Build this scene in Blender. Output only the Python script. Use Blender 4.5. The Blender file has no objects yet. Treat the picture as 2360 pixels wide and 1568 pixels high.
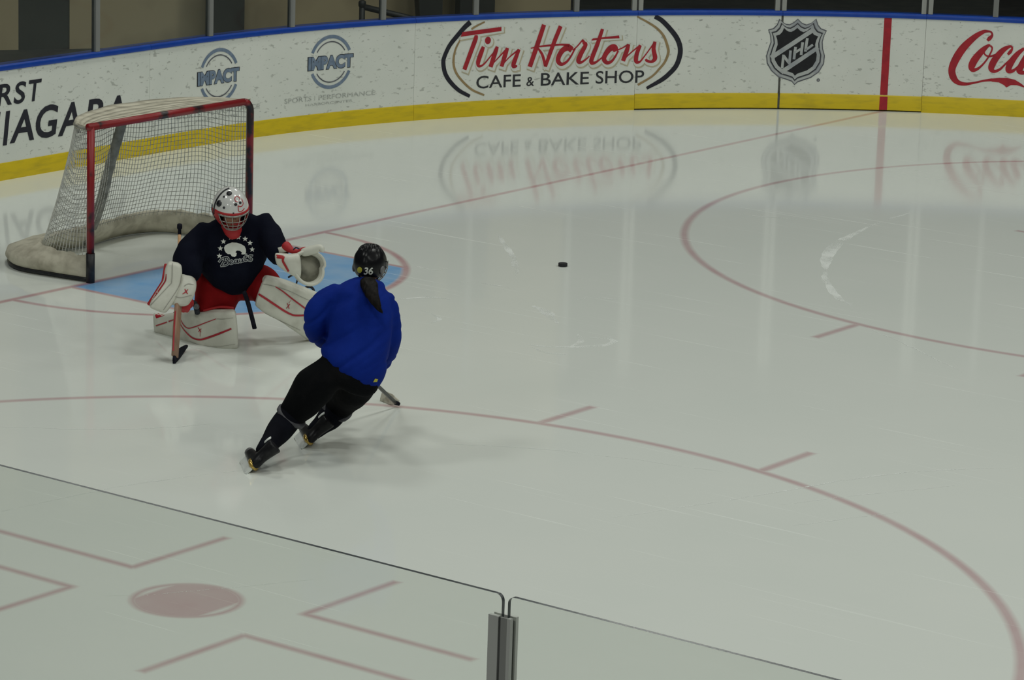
import bpy, bmesh, math, random
from mathutils import Vector, Matrix, noise
from mathutils.bvhtree import BVHTree
from mathutils.geometry import tessellate_polygon

random.seed(7)
SC = bpy.context.scene
COL = SC.collection
V = Vector
PI = math.pi

# ------------------------------------------------------------------ camera, world, lights, exposure
# Rink axes in metres: x from the goal line towards centre ice, y along the goal line, z up; origin at the goal-line centre.
cam = bpy.data.cameras.new('camera')
cam.sensor_width = 36.0
cam.lens = 118.207
cam.clip_end = 300
cam_ob = bpy.data.objects.new('camera', cam)
cam_ob.location = (17.9755, -19.8341, 5.6972)
cam_ob.rotation_euler = (1.340573, -0.031866, 0.641345)
COL.objects.link(cam_ob)
SC.camera = cam_ob

world = bpy.data.worlds.new('arena_world')
world.use_nodes = True
world.node_tree.nodes['Background'].inputs[0].default_value = (0.62, 0.68, 0.64, 1)
world.node_tree.nodes['Background'].inputs[1].default_value = 0.055
SC.world = world

def arena_lamp(x, y, power, size=2.2, z=11.0):
    l = bpy.data.lights.new('arena_lamp', 'AREA')
    l.shape = 'DISK'
    l.size = size
    l.energy = power
    l.color = (0.97, 1.0, 0.93)
    o = bpy.data.objects.new('arena_lamp', l)
    o.location = (x, y, z)
    COL.objects.link(o)

for lx in (-1.0, 7.0, 15.0, 23.0):
    for ly in (-9.0, 0.0, 9.0):
        arena_lamp(lx, ly, 204.0)

for lx in (6.0, 16.0):
    arena_lamp(lx, -22.0, 330.0, 2.2, 9.0)

SC.view_settings.view_transform = 'Standard'
SC.view_settings.look = 'None'
SC.view_settings.exposure = 0.0
SC.view_settings.gamma = 1.0
SC.view_settings.use_curve_mapping = False

# ------------------------------------------------------------------ helpers: meshes
class M:
    """collects vertices and faces for one mesh object"""
    def __init__(s):
        s.v, s.f = [], []
    def add(s, v, f):
        b = len(s.v)
        s.v += [V(q) for q in v]
        s.f += [tuple(i + b for i in q) for q in f]
        return s
    def join(s, o):
        return s.add(o.v, o.f)
    def loft(s, rings, closed=False, caps=True):
        n = len(rings[0]); b = len(s.v); f = []
        m = len(rings)
        for i in range(m if closed else m - 1):
            j = (i + 1) % m
            for k in range(n):
                l = (k + 1) % n
                f.append((i * n + k, i * n + l, j * n + l, j * n + k))
        v = [q for r in rings for q in r]
        if caps and not closed:
            f.append(tuple(range(n - 1, -1, -1)))
            f.append(tuple((m - 1) * n + k for k in range(n)))
        return s.add(v, f)
    def secs(s, secs, n=20, pw=2.0, dome=0.0):
        """loft through (centre, half-width vector, half-depth vector)"""
        if dome:
            def ext(a, b):
                c0, a0, b0 = a; c1 = b[0]
                d = (c0 - c1); d = d.normalized() if d.length > 1e-6 else V((0, 0, 1))
                r = min(a0.length, b0.length) * dome
                return [(c0 + d * r * math.sin(t), a0 * math.cos(t), b0 * math.cos(t)) for t in (1.35, 1.0, .55)]
            secs = ext(secs[0], secs[1]) + secs + ext(secs[-1], secs[-2])[::-1]
        rings = []
        for c, a, b in secs:
            r = []
            for k in range(n):
                t = 2 * PI * k / n
                ct, st = math.cos(t), math.sin(t)
                r.append(c + a * (math.copysign(abs(ct) ** (2 / pw), ct)) + b * (math.copysign(abs(st) ** (2 / pw), st)))
            rings.append(r)
        return s.loft(rings)
    def tube(s, pts, rad, n=12, ref=None, closed=False, dome=0.0, pw=2.0):
        pts = [V(q) for q in pts]; m = len(pts)
        if not isinstance(rad, (list, tuple)): rad = [rad] * m
        out = []; prev = None
        for i in range(m):
            if closed: t = pts[(i + 1) % m] - pts[i - 1]
            else: t = pts[min(i + 1, m - 1)] - pts[max(i - 1, 0)]
            t = t.normalized()
            if prev is None:
                h = V(ref) if ref is not None else (V((0, 0, 1)) if abs(t.z) < .85 else V((0, 1, 0)))
            else: h = prev
            a = (h - t * h.dot(t)).normalized(); prev = a
            r = rad[i]; ra, rb = r if isinstance(r, tuple) else (r, r)
            out.append((pts[i], a * ra, t.cross(a) * rb))
        if closed:
            rings = [[c + a * math.cos(2 * PI * k / n) + b * math.sin(2 * PI * k / n) for k in range(n)] for c, a, b in out]
            return s.loft(rings, closed=True)
        return s.secs(out, n, pw, dome)
    def box(s, lo, hi):
        x0, y0, z0 = lo; x1, y1, z1 = hi
        return s.add([(x0, y0, z0), (x1, y0, z0), (x1, y1, z0), (x0, y1, z0), (x0, y0, z1), (x1, y0, z1), (x1, y1, z1), (x0, y1, z1)],
                     [(3, 2, 1, 0), (4, 5, 6, 7), (0, 1, 5, 4), (1, 2, 6, 5), (2, 3, 7, 6), (3, 0, 4, 7)])
    def ball(s, c, r, nu=16, nv=10, mat=None):
        c = V(c); r = V(r) if not isinstance(r, (int, float)) else V((r, r, r))
        rings = []
        for j in range(1, nv):
            t = PI * j / nv
            ring = []
            for k in range(nu):
                a = 2 * PI * k / nu
                q = V((r.x * math.sin(t) * math.cos(a), r.y * math.sin(t) * math.sin(a), -r.z * math.cos(t)))
                if mat is not None: q = mat @ q
                ring.append(c + q)
            rings.append(ring)
        return s.loft(rings)
    def moved(s, fn):
        o = M(); o.v = [V(fn(q)) for q in s.v]; o.f = list(s.f); return o
    def mesh(s, name):
        me = bpy.data.meshes.new(name)
        me.from_pydata([tuple(q) for q in s.v], [], s.f)
        bm = bmesh.new(); bm.from_mesh(me)
        bmesh.ops.recalc_face_normals(bm, faces=bm.faces)
        bm.to_mesh(me); bm.free()
        return me
    def build(s, name, mat, parent=None, smooth=True, auto=None, origin=None):
        if origin is not None: s = s.moved(lambda q: q - V(origin))
        return link(name, s.mesh(name), mat, parent, smooth, auto)

def link(name, me, mat, parent=None, smooth=True, auto=None):
    o = bpy.data.objects.new(name, me)
    COL.objects.link(o)
    if mat: me.materials.append(mat)
    for p in me.polygons: p.use_smooth = smooth
    if smooth and auto:
        bm = bmesh.new(); bm.from_mesh(me)
        for e in bm.edges:
            if len(e.link_faces) == 2 and e.calc_face_angle(0) > auto: e.smooth = False
        bm.to_mesh(me); bm.free()
    if parent: o.parent = parent
    return o

def fuse(m, name, voxel=0.012, smooth=6, fold=None):
    """one continuous skin over several overlapping volumes"""
    me = m.mesh(name + '_raw')
    o = bpy.data.objects.new(name + '_raw', me); COL.objects.link(o)
    r = o.modifiers.new('r', 'REMESH'); r.mode = 'VOXEL'; r.voxel_size = voxel; r.use_smooth_shade = True
    sm = o.modifiers.new('s', 'SMOOTH'); sm.factor = 0.5; sm.iterations = smooth
    dg = bpy.context.evaluated_depsgraph_get()
    out = bpy.data.meshes.new_from_object(o.evaluated_get(dg), depsgraph=dg)
    bpy.data.objects.remove(o); bpy.data.meshes.remove(me)
    out.name = name
    if fold:
        ns = [v.normal.copy() for v in out.vertices]
        for v, nn in zip(out.vertices, ns): v.co += nn * fold(v.co)
        out.update()
    return out

def bvh_of(*meshes):
    v, f = [], []
    for me in meshes:
        b = len(v)
        v += [q.co.copy() for q in me.vertices]
        f += [tuple(i + b for i in p.vertices) for p in me.polygons]
    return BVHTree.FromPolygons(v, f)

def cr(pts, k=6):
    """Catmull-Rom through points of any dimension"""
    P = [tuple(q) for q in pts]
    if len(P) < 3:
        a, b = P[0], P[-1]
        return [tuple(a[d] + (b[d] - a[d]) * i / k for d in range(len(a))) for i in range(k + 1)]
    Q = [tuple(2 * a - b for a, b in zip(P[0], P[1]))] + P + [tuple(2 * a - b for a, b in zip(P[-1], P[-2]))]
    out = []
    for i in range(1, len(Q) - 2):
        for j in range(k):
            t = j / k
            out.append(tuple(.5 * (2 * Q[i][d] + (Q[i + 1][d] - Q[i - 1][d]) * t + (2 * Q[i - 1][d] - 5 * Q[i][d] + 4 * Q[i + 1][d] - Q[i + 2][d]) * t * t
                             + (3 * Q[i][d] - Q[i - 1][d] - 3 * Q[i + 1][d] + Q[i + 2][d]) * t ** 3) for d in range(len(P[0]))))
    out.append(P[-1])
    return out

def sm3(pts, k=5):
    return [V(q) for q in cr([tuple(q) for q in pts], k)]

# ------------------------------------------------------------------ helpers: flat artwork in a 2D plane, then laid on a surface
def ribbon2(st, k=6, grow=0.0, shift=(0, 0), ends=True):
    """a brush stroke [(x, y, width)] as 2D quads"""
    p = cr(st, k); L, R = [], []
    for i, q in enumerate(p):
        a, b = p[max(i - 1, 0)], p[min(i + 1, len(p) - 1)]
        dx, dy = b[0] - a[0], b[1] - a[1]; l = math.hypot(dx, dy) or 1e-6
        w = max(q[2] + grow, .001) / 2
        ex = 0
        if grow and ends: ex = -grow / 2 if i == 0 else (grow / 2 if i == len(p) - 1 else 0)
        cx, cy = q[0] + dx / l * ex + shift[0], q[1] + dy / l * ex + shift[1]
        L.append((cx - dy / l * w, cy + dx / l * w)); R.append((cx + dy / l * w, cy - dx / l * w))
    n = len(p)
    return L + R, [(i, i + 1, n + i + 1, n + i) for i in range(n - 1)]

def poly2(pts):
    t = tessellate_polygon([[V((q[0], q[1], 0)) for q in pts]])
    return [(q[0], q[1]) for q in pts], [tuple(f) for f in t]

def arc2(cx, cy, r, w, a0, a1, n=40, ry=None):
    ry = ry or r
    o, f = [], []
    for i in range(n + 1):
        a = a0 + (a1 - a0) * i / n
        for rr in (-w / 2, w / 2): o.append((cx + (r + rr) * math.cos(a), cy + (ry + rr) * math.sin(a)))
    for i in range(n): f.append((2 * i, 2 * i + 1, 2 * i + 3, 2 * i + 2))
    return o, f

def text2(txt, x0, x1, y0, y1, bold=0.0, shear=0.0, space=1.0):
    """lettering fitted to a box"""
    cu = bpy.data.curves.new('t', 'FONT'); cu.body = txt; cu.offset = bold; cu.shear = shear; cu.resolution_u = 4
    cu.space_character = space
    o = bpy.data.objects.new('t', cu); COL.objects.link(o)
    dg = bpy.context.evaluated_depsgraph_get()
    ev = o.evaluated_get(dg); me = ev.to_mesh()
    v = [(q.co.x, q.co.y) for q in me.vertices]; f = [tuple(p.vertices) for p in me.polygons]
    ev.to_mesh_clear(); bpy.data.objects.remove(o); bpy.data.curves.remove(cu)
    ax, bx = min(q[0] for q in v), max(q[0] for q in v); ay, by = min(q[1] for q in v), max(q[1] for q in v)
    return [(x0 + (q[0] - ax) / (bx - ax) * (x1 - x0), y0 + (q[1] - ay) / (by - ay) * (y1 - y0)) for q in v], f

class Art:
    def __init__(s): s.v, s.f = [], []
    def add(s, vf):
        v, f = vf; b = len(s.v); s.v += v; s.f += [tuple(i + b for i in q) for q in f]; return s
    def fine(s, L):
        bm = bmesh.new()
        vs = [bm.verts.new((x, y, 0)) for x, y in s.v]
        for f in s.f:
            try: bm.faces.new([vs[i] for i in f])
            except ValueError: pass
        bmesh.ops.triangulate(bm, faces=bm.faces)
        for _ in range(5):
            e = [e for e in bm.edges if e.calc_length() > L]
            if not e: break
            bmesh.ops.subdivide_edges(bm, edges=e, cuts=1)
            bmesh.ops.triangulate(bm, faces=[f for f in bm.faces if len(f.verts) > 3])
        bm.verts.index_update()
        v = [(q.co.x, q.co.y) for q in bm.verts]; f = [tuple(q.index for q in p.verts) for p in bm.faces]
        bm.free(); return v, f

# ------------------------------------------------------------------ materials
def nodes(name):
    m = bpy.data.materials.new(name); m.use_nodes = True
    nt = m.node_tree
    return m, nt, nt.nodes['Principled BSDF']

def mat(name, c, rough=.5, metal=0.0, c2=None, scale=20, lo=.45, hi=.62, stretch=(1, 1, 1), bump=0.0, bscale=60, ior=1.5, coat=0.0, detail=3, spec=.5):
    m, nt, b = nodes(name)
    b.inputs['Base Color'].default_value = (*c, 1)
    b.inputs['Roughness'].default_value = rough
    b.inputs['Metallic'].default_value = metal
    b.inputs['IOR'].default_value = ior
    b.inputs['Specular IOR Level'].default_value = spec
    b.inputs['Coat Weight'].default_value = coat
    tc = nt.nodes.new('ShaderNodeTexCoord')
    if c2:
        mp = nt.nodes.new('ShaderNodeMapping'); mp.inputs['Scale'].default_value = stretch
        nz = nt.nodes.new('ShaderNodeTexNoise'); nz.inputs['Scale'].default_value = scale; nz.inputs['Detail'].default_value = detail
        rp = nt.nodes.new('ShaderNodeValToRGB')
        rp.color_ramp.elements[0].position = lo; rp.color_ramp.elements[0].color = (*c, 1)
        rp.color_ramp.elements[1].position = hi; rp.color_ramp.elements[1].color = (*c2, 1)
        nt.links.new(tc.outputs['Object'], mp.inputs[0]); nt.links.new(mp.outputs[0], nz.inputs['Vector'])
        nt.links.new(nz.outputs['Fac'], rp.inputs[0]); nt.links.new(rp.outputs[0], b.inputs['Base Color'])
    if bump:
        n2 = nt.nodes.new('ShaderNodeTexNoise'); n2.inputs['Scale'].default_value = bscale; n2.inputs['Detail'].default_value = 3
        bp = nt.nodes.new('ShaderNodeBump'); bp.inputs['Strength'].default_value = bump; bp.inputs['Distance'].default_value = .01
        nt.links.new(tc.outputs['Object'], n2.inputs['Vector']); nt.links.new(n2.outputs['Fac'], bp.inputs['Height'])
        nt.links.new(bp.outputs[0], b.inputs['Normal'])
    return m

class Nt:
    """arithmetic on shader sockets"""
    def __init__(s, nt): s.nt = nt
    def op(s, o, *a, clamp=False):
        n = s.nt.nodes.new('ShaderNodeMath'); n.operation = o; n.use_clamp = clamp
        for i, q in enumerate(a):
            if isinstance(q, (int, float)): n.inputs[i].default_value = q
            else: s.nt.links.new(q, n.inputs[i])
        return n.outputs[0]
    def box(s, x, y, cx, cy, hx, hy):
        return s.op('MAXIMUM', s.op('SUBTRACT', s.op('ABSOLUTE', s.op('SUBTRACT', x, cx)), hx), s.op('SUBTRACT', s.op('ABSOLUTE', s.op('SUBTRACT', y, cy)), hy))
    def rad(s, x, y): return s.op('SQRT', s.op('ADD', s.op('MULTIPLY', x, x), s.op('MULTIPLY', y, y)))
    def ring(s, r, R, h): return s.op('SUBTRACT', s.op('ABSOLUTE', s.op('SUBTRACT', r, R)), h)
    def mn(s, *a):
        o = a[0]
        for q in a[1:]: o = s.op('MINIMUM', o, q)
        return o
    def soft(s, d, e=.012):
        return s.op('SUBTRACT', .5, s.op('DIVIDE', d, 2 * e), clamp=True)

def ice_material():
    """ice sheet with the painted lines of one end zone beneath a glossy surface"""
    m, nt, b = nodes('ice')
    N = Nt(nt)
    geo = nt.nodes.new('ShaderNodeNewGeometry')
    sp = nt.nodes.new('ShaderNodeSeparateXYZ'); nt.links.new(geo.outputs['Position'], sp.inputs[0])
    x, y = sp.outputs[0], sp.outputs[1]
    Y = N.op('ABSOLUTE', y)
    xl = N.op('ABSOLUTE', N.op('SUBTRACT', x, 6.05)); yl = N.op('ABSOLUTE', N.op('SUBTRACT', Y, 6.565))
    r = N.rad(xl, yl); rc = N.rad(x, y)
    red = N.mn(N.ring(r, 4.572, .032),
               N.box(xl, yl, .64, .65, .027, .41), N.box(xl, yl, 1.215, .25, .59, .027),
               N.box(xl, yl, .88, 4.81, .033, .31),
               N.ring(r, .295, .02),
               N.op('MAXIMUM', N.op('SUBTRACT', r, .30), N.op('SUBTRACT', xl, .245)))
    front = N.op('SUBTRACT', 0.0, x)
    crease = N.op('MAXIMUM', N.mn(N.ring(rc, 1.86, .03), N.op('MAXIMUM', N.ring(Y, 1.22, .025), N.op('SUBTRACT', rc, 1.86))), front)
    sharp = N.mn(N.box(x, Y, 0, 0, .032, 11.6), crease)
    blue = N.op('MAXIMUM', N.op('MAXIMUM', N.op('SUBTRACT', rc, 1.83), N.op('SUBTRACT', Y, 1.2)), front)
    tc = nt.nodes.new('ShaderNodeTexCoord')
    def nz(scale, stretch=(1, 1, 1), detail=4, rot=0):
        mp = nt.nodes.new('ShaderNodeMapping'); mp.inputs['Scale'].default_value = stretch; mp.inputs['Rotation'].default_value = (0, 0, rot)
        n = nt.nodes.new('ShaderNodeTexNoise'); n.inputs['Scale'].default_value = scale; n.inputs['Detail'].default_value = detail
        nt.links.new(geo.outputs['Position'], mp.inputs[0]); nt.links.new(mp.outputs[0], n.inputs['Vector'])
        return n.outputs['Fac']
    def mix(f, a, c):
        n = nt.nodes.new('ShaderNodeMix'); n.data_type = 'RGBA'
        nt.links.new(f, n.inputs['Factor'])
        for q, i in ((a, 6), (c, 7)):
            if isinstance(q, tuple): n.inputs[i].default_value = (*q, 1)
            else: nt.links.new(q, n.inputs[i])
        return n.outputs[2]
    base = mix(nz(.8), (.75, .79, .745), (.805, .83, .785))
    cloud = nz(3.5)
    bl = N.op('MULTIPLY', N.soft(blue, .02), N.op('ADD', .62, N.op('MULTIPLY', cloud, .5)), clamp=True)
    base = mix(bl, base, (.18, .43, .78))
    rd = N.op('MULTIPLY', N.soft(red, .02), N.op('ADD', .38, N.op('MULTIPLY', cloud, .24)))
    base = mix(rd, base, (.45, .165, .205))
    frost = N.op('SUBTRACT', 1.0, N.op('MULTIPLY', N.op('DIVIDE', N.op('SUBTRACT', Y, 1.6), 2.2, clamp=True), .22))
    rs = N.op('MULTIPLY', N.op('MULTIPLY', N.soft(sharp, .018), N.op('ADD', .30, N.op('MULTIPLY', cloud, .55))), frost)
    base = mix(rs, base, (.45, .10, .14))
    # skate cuts: thin broken streaks in three directions
    cuts = None
    for rot, sc, th in ((.5, 1.0, .70), (-.75, 1.3, .71), (1.5, .9, .71)):
        c = N.op('MULTIPLY', N.op('SUBTRACT', nz(sc, (.35, 24, 1), 5, rot), th - .04), 14.0, clamp=True)
        cuts = c if cuts is None else N.op('MAXIMUM', cuts, c)
    base = mix(N.op('MULTIPLY', cuts, .24), base, (.90, .93, .90))
    nt.links.new(base, b.inputs['Base Color'])
    b.inputs['IOR'].default_value = 1.31
    rr = N.op('ADD', .058, N.op('MULTIPLY', nz(2.2), .05))
    rr = N.op('ADD', rr, N.op('MULTIPLY', cuts, .25))
    nt.links.new(rr, b.inputs['Roughness'])
    bp = nt.nodes.new('ShaderNodeBump'); bp.inputs['Strength'].default_value = .02; bp.inputs['Distance'].default_value = .01
    nt.links.new(nz(7.0), bp.inputs['Height']); nt.links.new(bp.outputs[0], b.inputs['Normal'])
    return m

def glass_material(name, tint=(.95, .97, .96), refl=.04):
    m = bpy.data.materials.new(name); m.use_nodes = True
    nt = m.node_tree; nt.nodes.clear()
    o = nt.nodes.new('ShaderNodeOutputMaterial'); mx = nt.nodes.new('ShaderNodeMixShader')
    t = nt.nodes.new('ShaderNodeBsdfTransparent'); g = nt.nodes.new('ShaderNodeBsdfGlossy')
    t.inputs[0].default_value = (*tint, 1); g.inputs['Roughness'].default_value = .03
    g.inputs[0].default_value = (.9, .95, .92, 1)
    fr = nt.nodes.new('ShaderNodeFresnel'); fr.inputs[0].default_value = 1.30
    mu = nt.nodes.new('ShaderNodeMath'); mu.operation = 'MULTIPLY'; mu.inputs[1].default_value = refl * 12
    nt.links.new(fr.outputs[0], mu.inputs[0]); nt.links.new(mu.outputs[0], mx.inputs[0])
    nt.links.new(t.outputs[0], mx.inputs[1]); nt.links.new(g.outputs[0], mx.inputs[2]); nt.links.new(mx.outputs[0], o.inputs[0])
    return m

def board_material():
    m, nt, b = nodes('board_plastic')
    tc = nt.nodes.new('ShaderNodeTexCoord')
    def nz(scale, st, lo, hi, det=2):
        mp = nt.nodes.new('ShaderNodeMapping'); mp.inputs['Scale'].default_value = st
        n = nt.nodes.new('ShaderNodeTexNoise'); n.inputs['Scale'].default_value = scale; n.inputs['Detail'].default_value = det
        r = nt.nodes.new('ShaderNodeMapRange'); r.inputs[1].default_value = lo; r.inputs[2].default_value = hi
        nt.links.new(tc.outputs['Object'], mp.inputs[0]); nt.links.new(mp.outputs[0], n.inputs['Vector']); nt.links.new(n.outputs['Fac'], r.inputs[0])
        return r.outputs[0]
    def mix(f, a, c, k=1.0):
        mu = nt.nodes.new('ShaderNodeMath'); mu.operation = 'MULTIPLY'; mu.inputs[1].default_value = k; nt.links.new(f, mu.inputs[0])
        n = nt.nodes.new('ShaderNodeMix'); n.data_type = 'RGBA'; nt.links.new(mu.outputs[0], n.inputs['Factor'])
        for q, i in ((a, 6), (c, 7)):
            if isinstance(q, tuple): n.inputs[i].default_value = (*q, 1)
            else: nt.links.new(q, n.inputs[i])
        return n.outputs[2]
    c = mix(nz(1.5, (1, 1, 1), .35, .7), (.80, .82, .77), (.73, .76, .71))
    c = mix(nz(13, (1, 1, 2.2), .63, .71), c, (.23, .24, .21), .5)
    c = mix(nz(24, (1, 1, 2.0), .69, .75), c, (.12, .12, .11), .5)
    nt.links.new(c, b.inputs['Base Color'])
    b.inputs['Roughness'].default_value = .35
    return m

def snow_material():
    m = bpy.data.materials.new('ice_shavings'); m.use_nodes = True
    nt = m.node_tree; b = nt.nodes['Principled BSDF']
    b.inputs['Base Color'].default_value = (.88, .91, .875, 1); b.inputs['Roughness'].default_value = .4
    N = Nt(nt); g = nt.nodes.new('ShaderNodeNewGeometry'); fac = []
    for sc_ in (4.0, 130.0):
        n = nt.nodes.new('ShaderNodeTexNoise'); n.inputs['Scale'].default_value = sc_; n.inputs['Detail'].default_value = 3
        nt.links.new(g.outputs['Position'], n.inputs['Vector']); fac.append(n.outputs['Fac'])
    k = N.op('ADD', N.op('MULTIPLY', fac[0], .7), N.op('MULTIPLY', fac[1], 1.0))
    nt.links.new(N.op('GREATER_THAN', k, .83), b.inputs['Alpha'])
    return m

MT = dict(
    ice=ice_material(), board=board_material(),
    kick=mat('kick_yellow', (.70, .52, .010), .45, c2=(.52, .39, .015), scale=5, lo=.45, hi=.8, stretch=(1, 1, 5)),
    rail=mat('rail_blue', (.008, .055, .36), .3, c2=(.010, .065, .39), scale=6),
    seam=mat('seam_dark', (.05, .05, .045), .7, c2=(.09, .09, .08)),
    glass=glass_material('rink_glass'), glass_near=glass_material('near_glass', (.94, .95, .937), .02),
    edge=mat('glass_edge', (.045, .055, .06), .25, c2=(.08, .09, .095), scale=8),
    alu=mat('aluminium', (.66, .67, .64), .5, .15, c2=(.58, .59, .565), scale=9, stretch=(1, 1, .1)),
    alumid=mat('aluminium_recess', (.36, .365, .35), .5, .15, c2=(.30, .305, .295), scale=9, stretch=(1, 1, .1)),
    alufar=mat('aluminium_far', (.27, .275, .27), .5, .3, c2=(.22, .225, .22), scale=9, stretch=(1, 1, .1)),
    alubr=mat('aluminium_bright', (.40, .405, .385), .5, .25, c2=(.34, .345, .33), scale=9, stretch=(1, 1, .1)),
    aludark=mat('aluminium_dark', (.10, .105, .10), .5, .2, c2=(.13, .13, .13), scale=9),
    ink=mat('print_navy', (.012, .012, .024), .45, c2=(.03, .03, .045), scale=30, lo=.6, hi=.75),
    charcoal=mat('print_charcoal', (.028, .03, .036), .45, c2=(.06, .06, .07), scale=30, lo=.6, hi=.75),
    printred=mat('print_red', (.44, .016, .03), .4, c2=(.36, .014, .028), scale=14),
    tan=mat('print_tan', (.36, .25, .12), .45, c2=(.30, .21, .10), scale=14),
    beige=mat('print_beige', (.56, .50, .36), .45, c2=(.5, .45, .33), scale=14),
    white=mat('print_white', (.76, .78, .73), .4, c2=(.72, .74, .69), scale=14),
    steel=mat('print_steel_blue', (.16, .22, .32), .45, c2=(.20, .26, .36), scale=20),
    pale=mat('print_grey', (.38, .40, .38), .5, c2=(.6, .62, .58), scale=40),
    silver=mat('print_silver', (.48, .50, .50), .4, c2=(.36, .38, .41), scale=6),
    dsilver=mat('print_slate', (.10, .105, .125), .4, c2=(.16, .165, .19), scale=6),
    black=mat('print_black', (.008, .008, .012), .4, c2=(.012, .012, .016), scale=20),
    wall=mat('concourse_wall', (.40, .33, .205), .8, c2=(.27, .22, .135), scale=.8),
    wdark=mat('dark_panel', (.022, .023, .022), .7, c2=(.03, .03, .027), scale=2),
    floor2=mat('rubber_floor', (.035, .036, .035), .8, c2=(.05, .05, .048), scale=4),
    railblk=mat('bench_black', (.012, .013, .015), .5, c2=(.02, .02, .022)),
    postred=mat('post_red', (.27, .010, .014), .4, c2=(.02, .010, .012), scale=5, lo=.55, hi=.63, stretch=(1, 1, .8), detail=6),
    postblk=mat('post_black', (.01, .011, .014), .5, c2=(.02, .02, .024)),
    cord=mat('net_cord', (.80, .80, .74), .8, c2=(.55, .55, .50), scale=16, lo=.5, hi=.7),
    cord_shade=mat('net_cord_shaded', (.22, .22, .20), .8, c2=(.40, .40, .36), scale=14, lo=.5, hi=.7),  # darker copy of net_cord: shading of the horizontal cords put into the colour
    canvas=mat('net_canvas', (.62, .585, .47), .85, c2=(.38, .35, .27), scale=8, lo=.42, hi=.72, bump=.5, bscale=26),
    canvasd=mat('net_canvas_worn', (.33, .325, .29), .85, c2=(.2, .195, .17), scale=13, lo=.42, hi=.66, bump=.4, bscale=30),
    navy=mat('jersey_navy', (.0045, .0055, .013), .9, c2=(.006, .0075, .016), scale=6, bump=.2, bscale=30, spec=.08),
    blue=mat('jersey_blue', (.004, .020, .205), .8, c2=(.005, .024, .235), scale=5, bump=.25, bscale=24, spec=.08),
    red=mat('pants_red', (.24, .007, .009), .75, c2=(.19, .006, .008), scale=5, bump=.2, bscale=30, spec=.08),
    bred=mat('trim_red', (.46, .015, .02), .55, c2=(.38, .012, .016), scale=12),
    pblack=mat('pants_black', (.004, .0045, .0055), .9, c2=(.007, .007, .008), scale=6, bump=.2, bscale=26, spec=.08),
    sock=mat('sock_black', (.005, .0055, .009), .85, c2=(.007, .008, .013), scale=8, spec=.08),
    band=mat('sock_tape', (.075, .075, .085), .6, c2=(.05, .05, .06), scale=20),
    pad=mat('pad_leather', (.66, .66, .58), .5, c2=(.52, .51, .44), scale=8, lo=.5, hi=.75, bump=.1, bscale=18),
    padin=mat('pad_inner', (.40, .39, .33), .7, c2=(.26, .25, .21), scale=12),
    padg=mat('pad_seam', (.36, .35, .31), .6, c2=(.3, .29, .26), scale=20),
    pocket=mat('glove_pocket', (.33, .32, .26), .8, c2=(.12, .12, .10), scale=9, lo=.48, hi=.72, bump=.3, bscale=40),
    strap=mat('strap_dark', (.03, .034, .045), .6, c2=(.05, .055, .065), spec=.08),
    skin=mat('skin', (.36, .17, .11), .55, c2=(.40, .20, .135), scale=14),
    hair=mat('hair_dark', (.007, .006, .0055), .5, c2=(.013, .010, .009), scale=60, stretch=(1, 1, .15), spec=.08),
    maskw=mat('mask_white', (.70, .70, .68), .18, c2=(.64, .64, .63), scale=6, coat=.5),
    cage=mat('cage_metal', (.40, .40, .37), .3, .7, c2=(.3, .3, .28), scale=30),
    helmet=mat('helmet_black', (.006, .006, .0075), .28, c2=(.008, .008, .01), scale=6, spec=.22),
    yellow=mat('sticker_yellow', (.50, .46, .02), .5, c2=(.42, .39, .02)),
    boot=mat('boot_black', (.007, .007, .009), .4, c2=(.014, .014, .016), scale=20, spec=.25),
    grey=mat('boot_grey', (.16, .16, .165), .4, c2=(.11, .11, .115)),
    holder=mat('holder_white', (.80, .83, .80), .35, c2=(.74, .77, .75)),
    blade=mat('blade_steel', (.35, .36, .36), .25, .9, c2=(.25, .26, .26)),
    gold=mat('heel_gold', (.55, .38, .10), .25, .6, c2=(.40, .27, .06), scale=50),
    wood=mat('stick_wood', (.34, .20, .13), .5, c2=(.25, .16, .11), scale=12, stretch=(1, 1, .3)),
    peach=mat('stick_bare', (.60, .36, .19), .5, c2=(.52, .30, .15)),
    tape=mat('stick_tape', (.010, .011, .018), .8, c2=(.02, .02, .03), spec=.08),
    shaft=mat('stick_shaft', (.03, .033, .033), .35, c2=(.05, .055, .05), scale=30),
    bladeb=mat('stick_blade_bare', (.55, .53, .44), .5, c2=(.36, .34, .27)),
    rubber=mat('puck_rubber', (.006, .006, .010), .6, c2=(.01, .01, .014), scale=60),
    snow=snow_material(),
)

def tag(o, label, cat, group=None, kind=None):
    o['label'] = label; o['category'] = cat
    if group: o['group'] = group
    if kind: o['kind'] = kind
    return o

def thing(name, label, cat, loc=(0, 0, 0), rz=0.0, group=None):
    o = bpy.data.objects.new(name, None); COL.objects.link(o)
    o.empty_display_size = .1
    o.location = loc; o.rotation_euler = (0, 0, rz)
    return tag(o, label, cat, group)

def struct(o, label, cat):
    return tag(o, label, cat, kind='structure')

# ------------------------------------------------------------------ the dasher-board line: end boards, corner arc, side boards
XE, RB, YS = -3.56, 9.10, 13.05
CX, CY = XE + RB, YS - RB
LA = RB * PI / 2
def bpt(s, z, off=0.0):
    """point on the boards: arc length s, height z, off metres towards the ice"""
    if s < 0: return V((XE + off, CY + s, z))
    if s > LA: return V((CX + s - LA, YS - off, z))
    a = s / RB
    return V((CX - (RB - off) * math.cos(a), CY + (RB - off) * math.sin(a), z))

def sweep(prof, s0, s1, ds=.12):
    n = max(2, int((s1 - s0) / ds) + 1)
    m = M()
    m.loft([[bpt(s0 + (s1 - s0) * i / n, z, o) for o, z in prof] for i in range(n + 1)])
    return m

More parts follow.
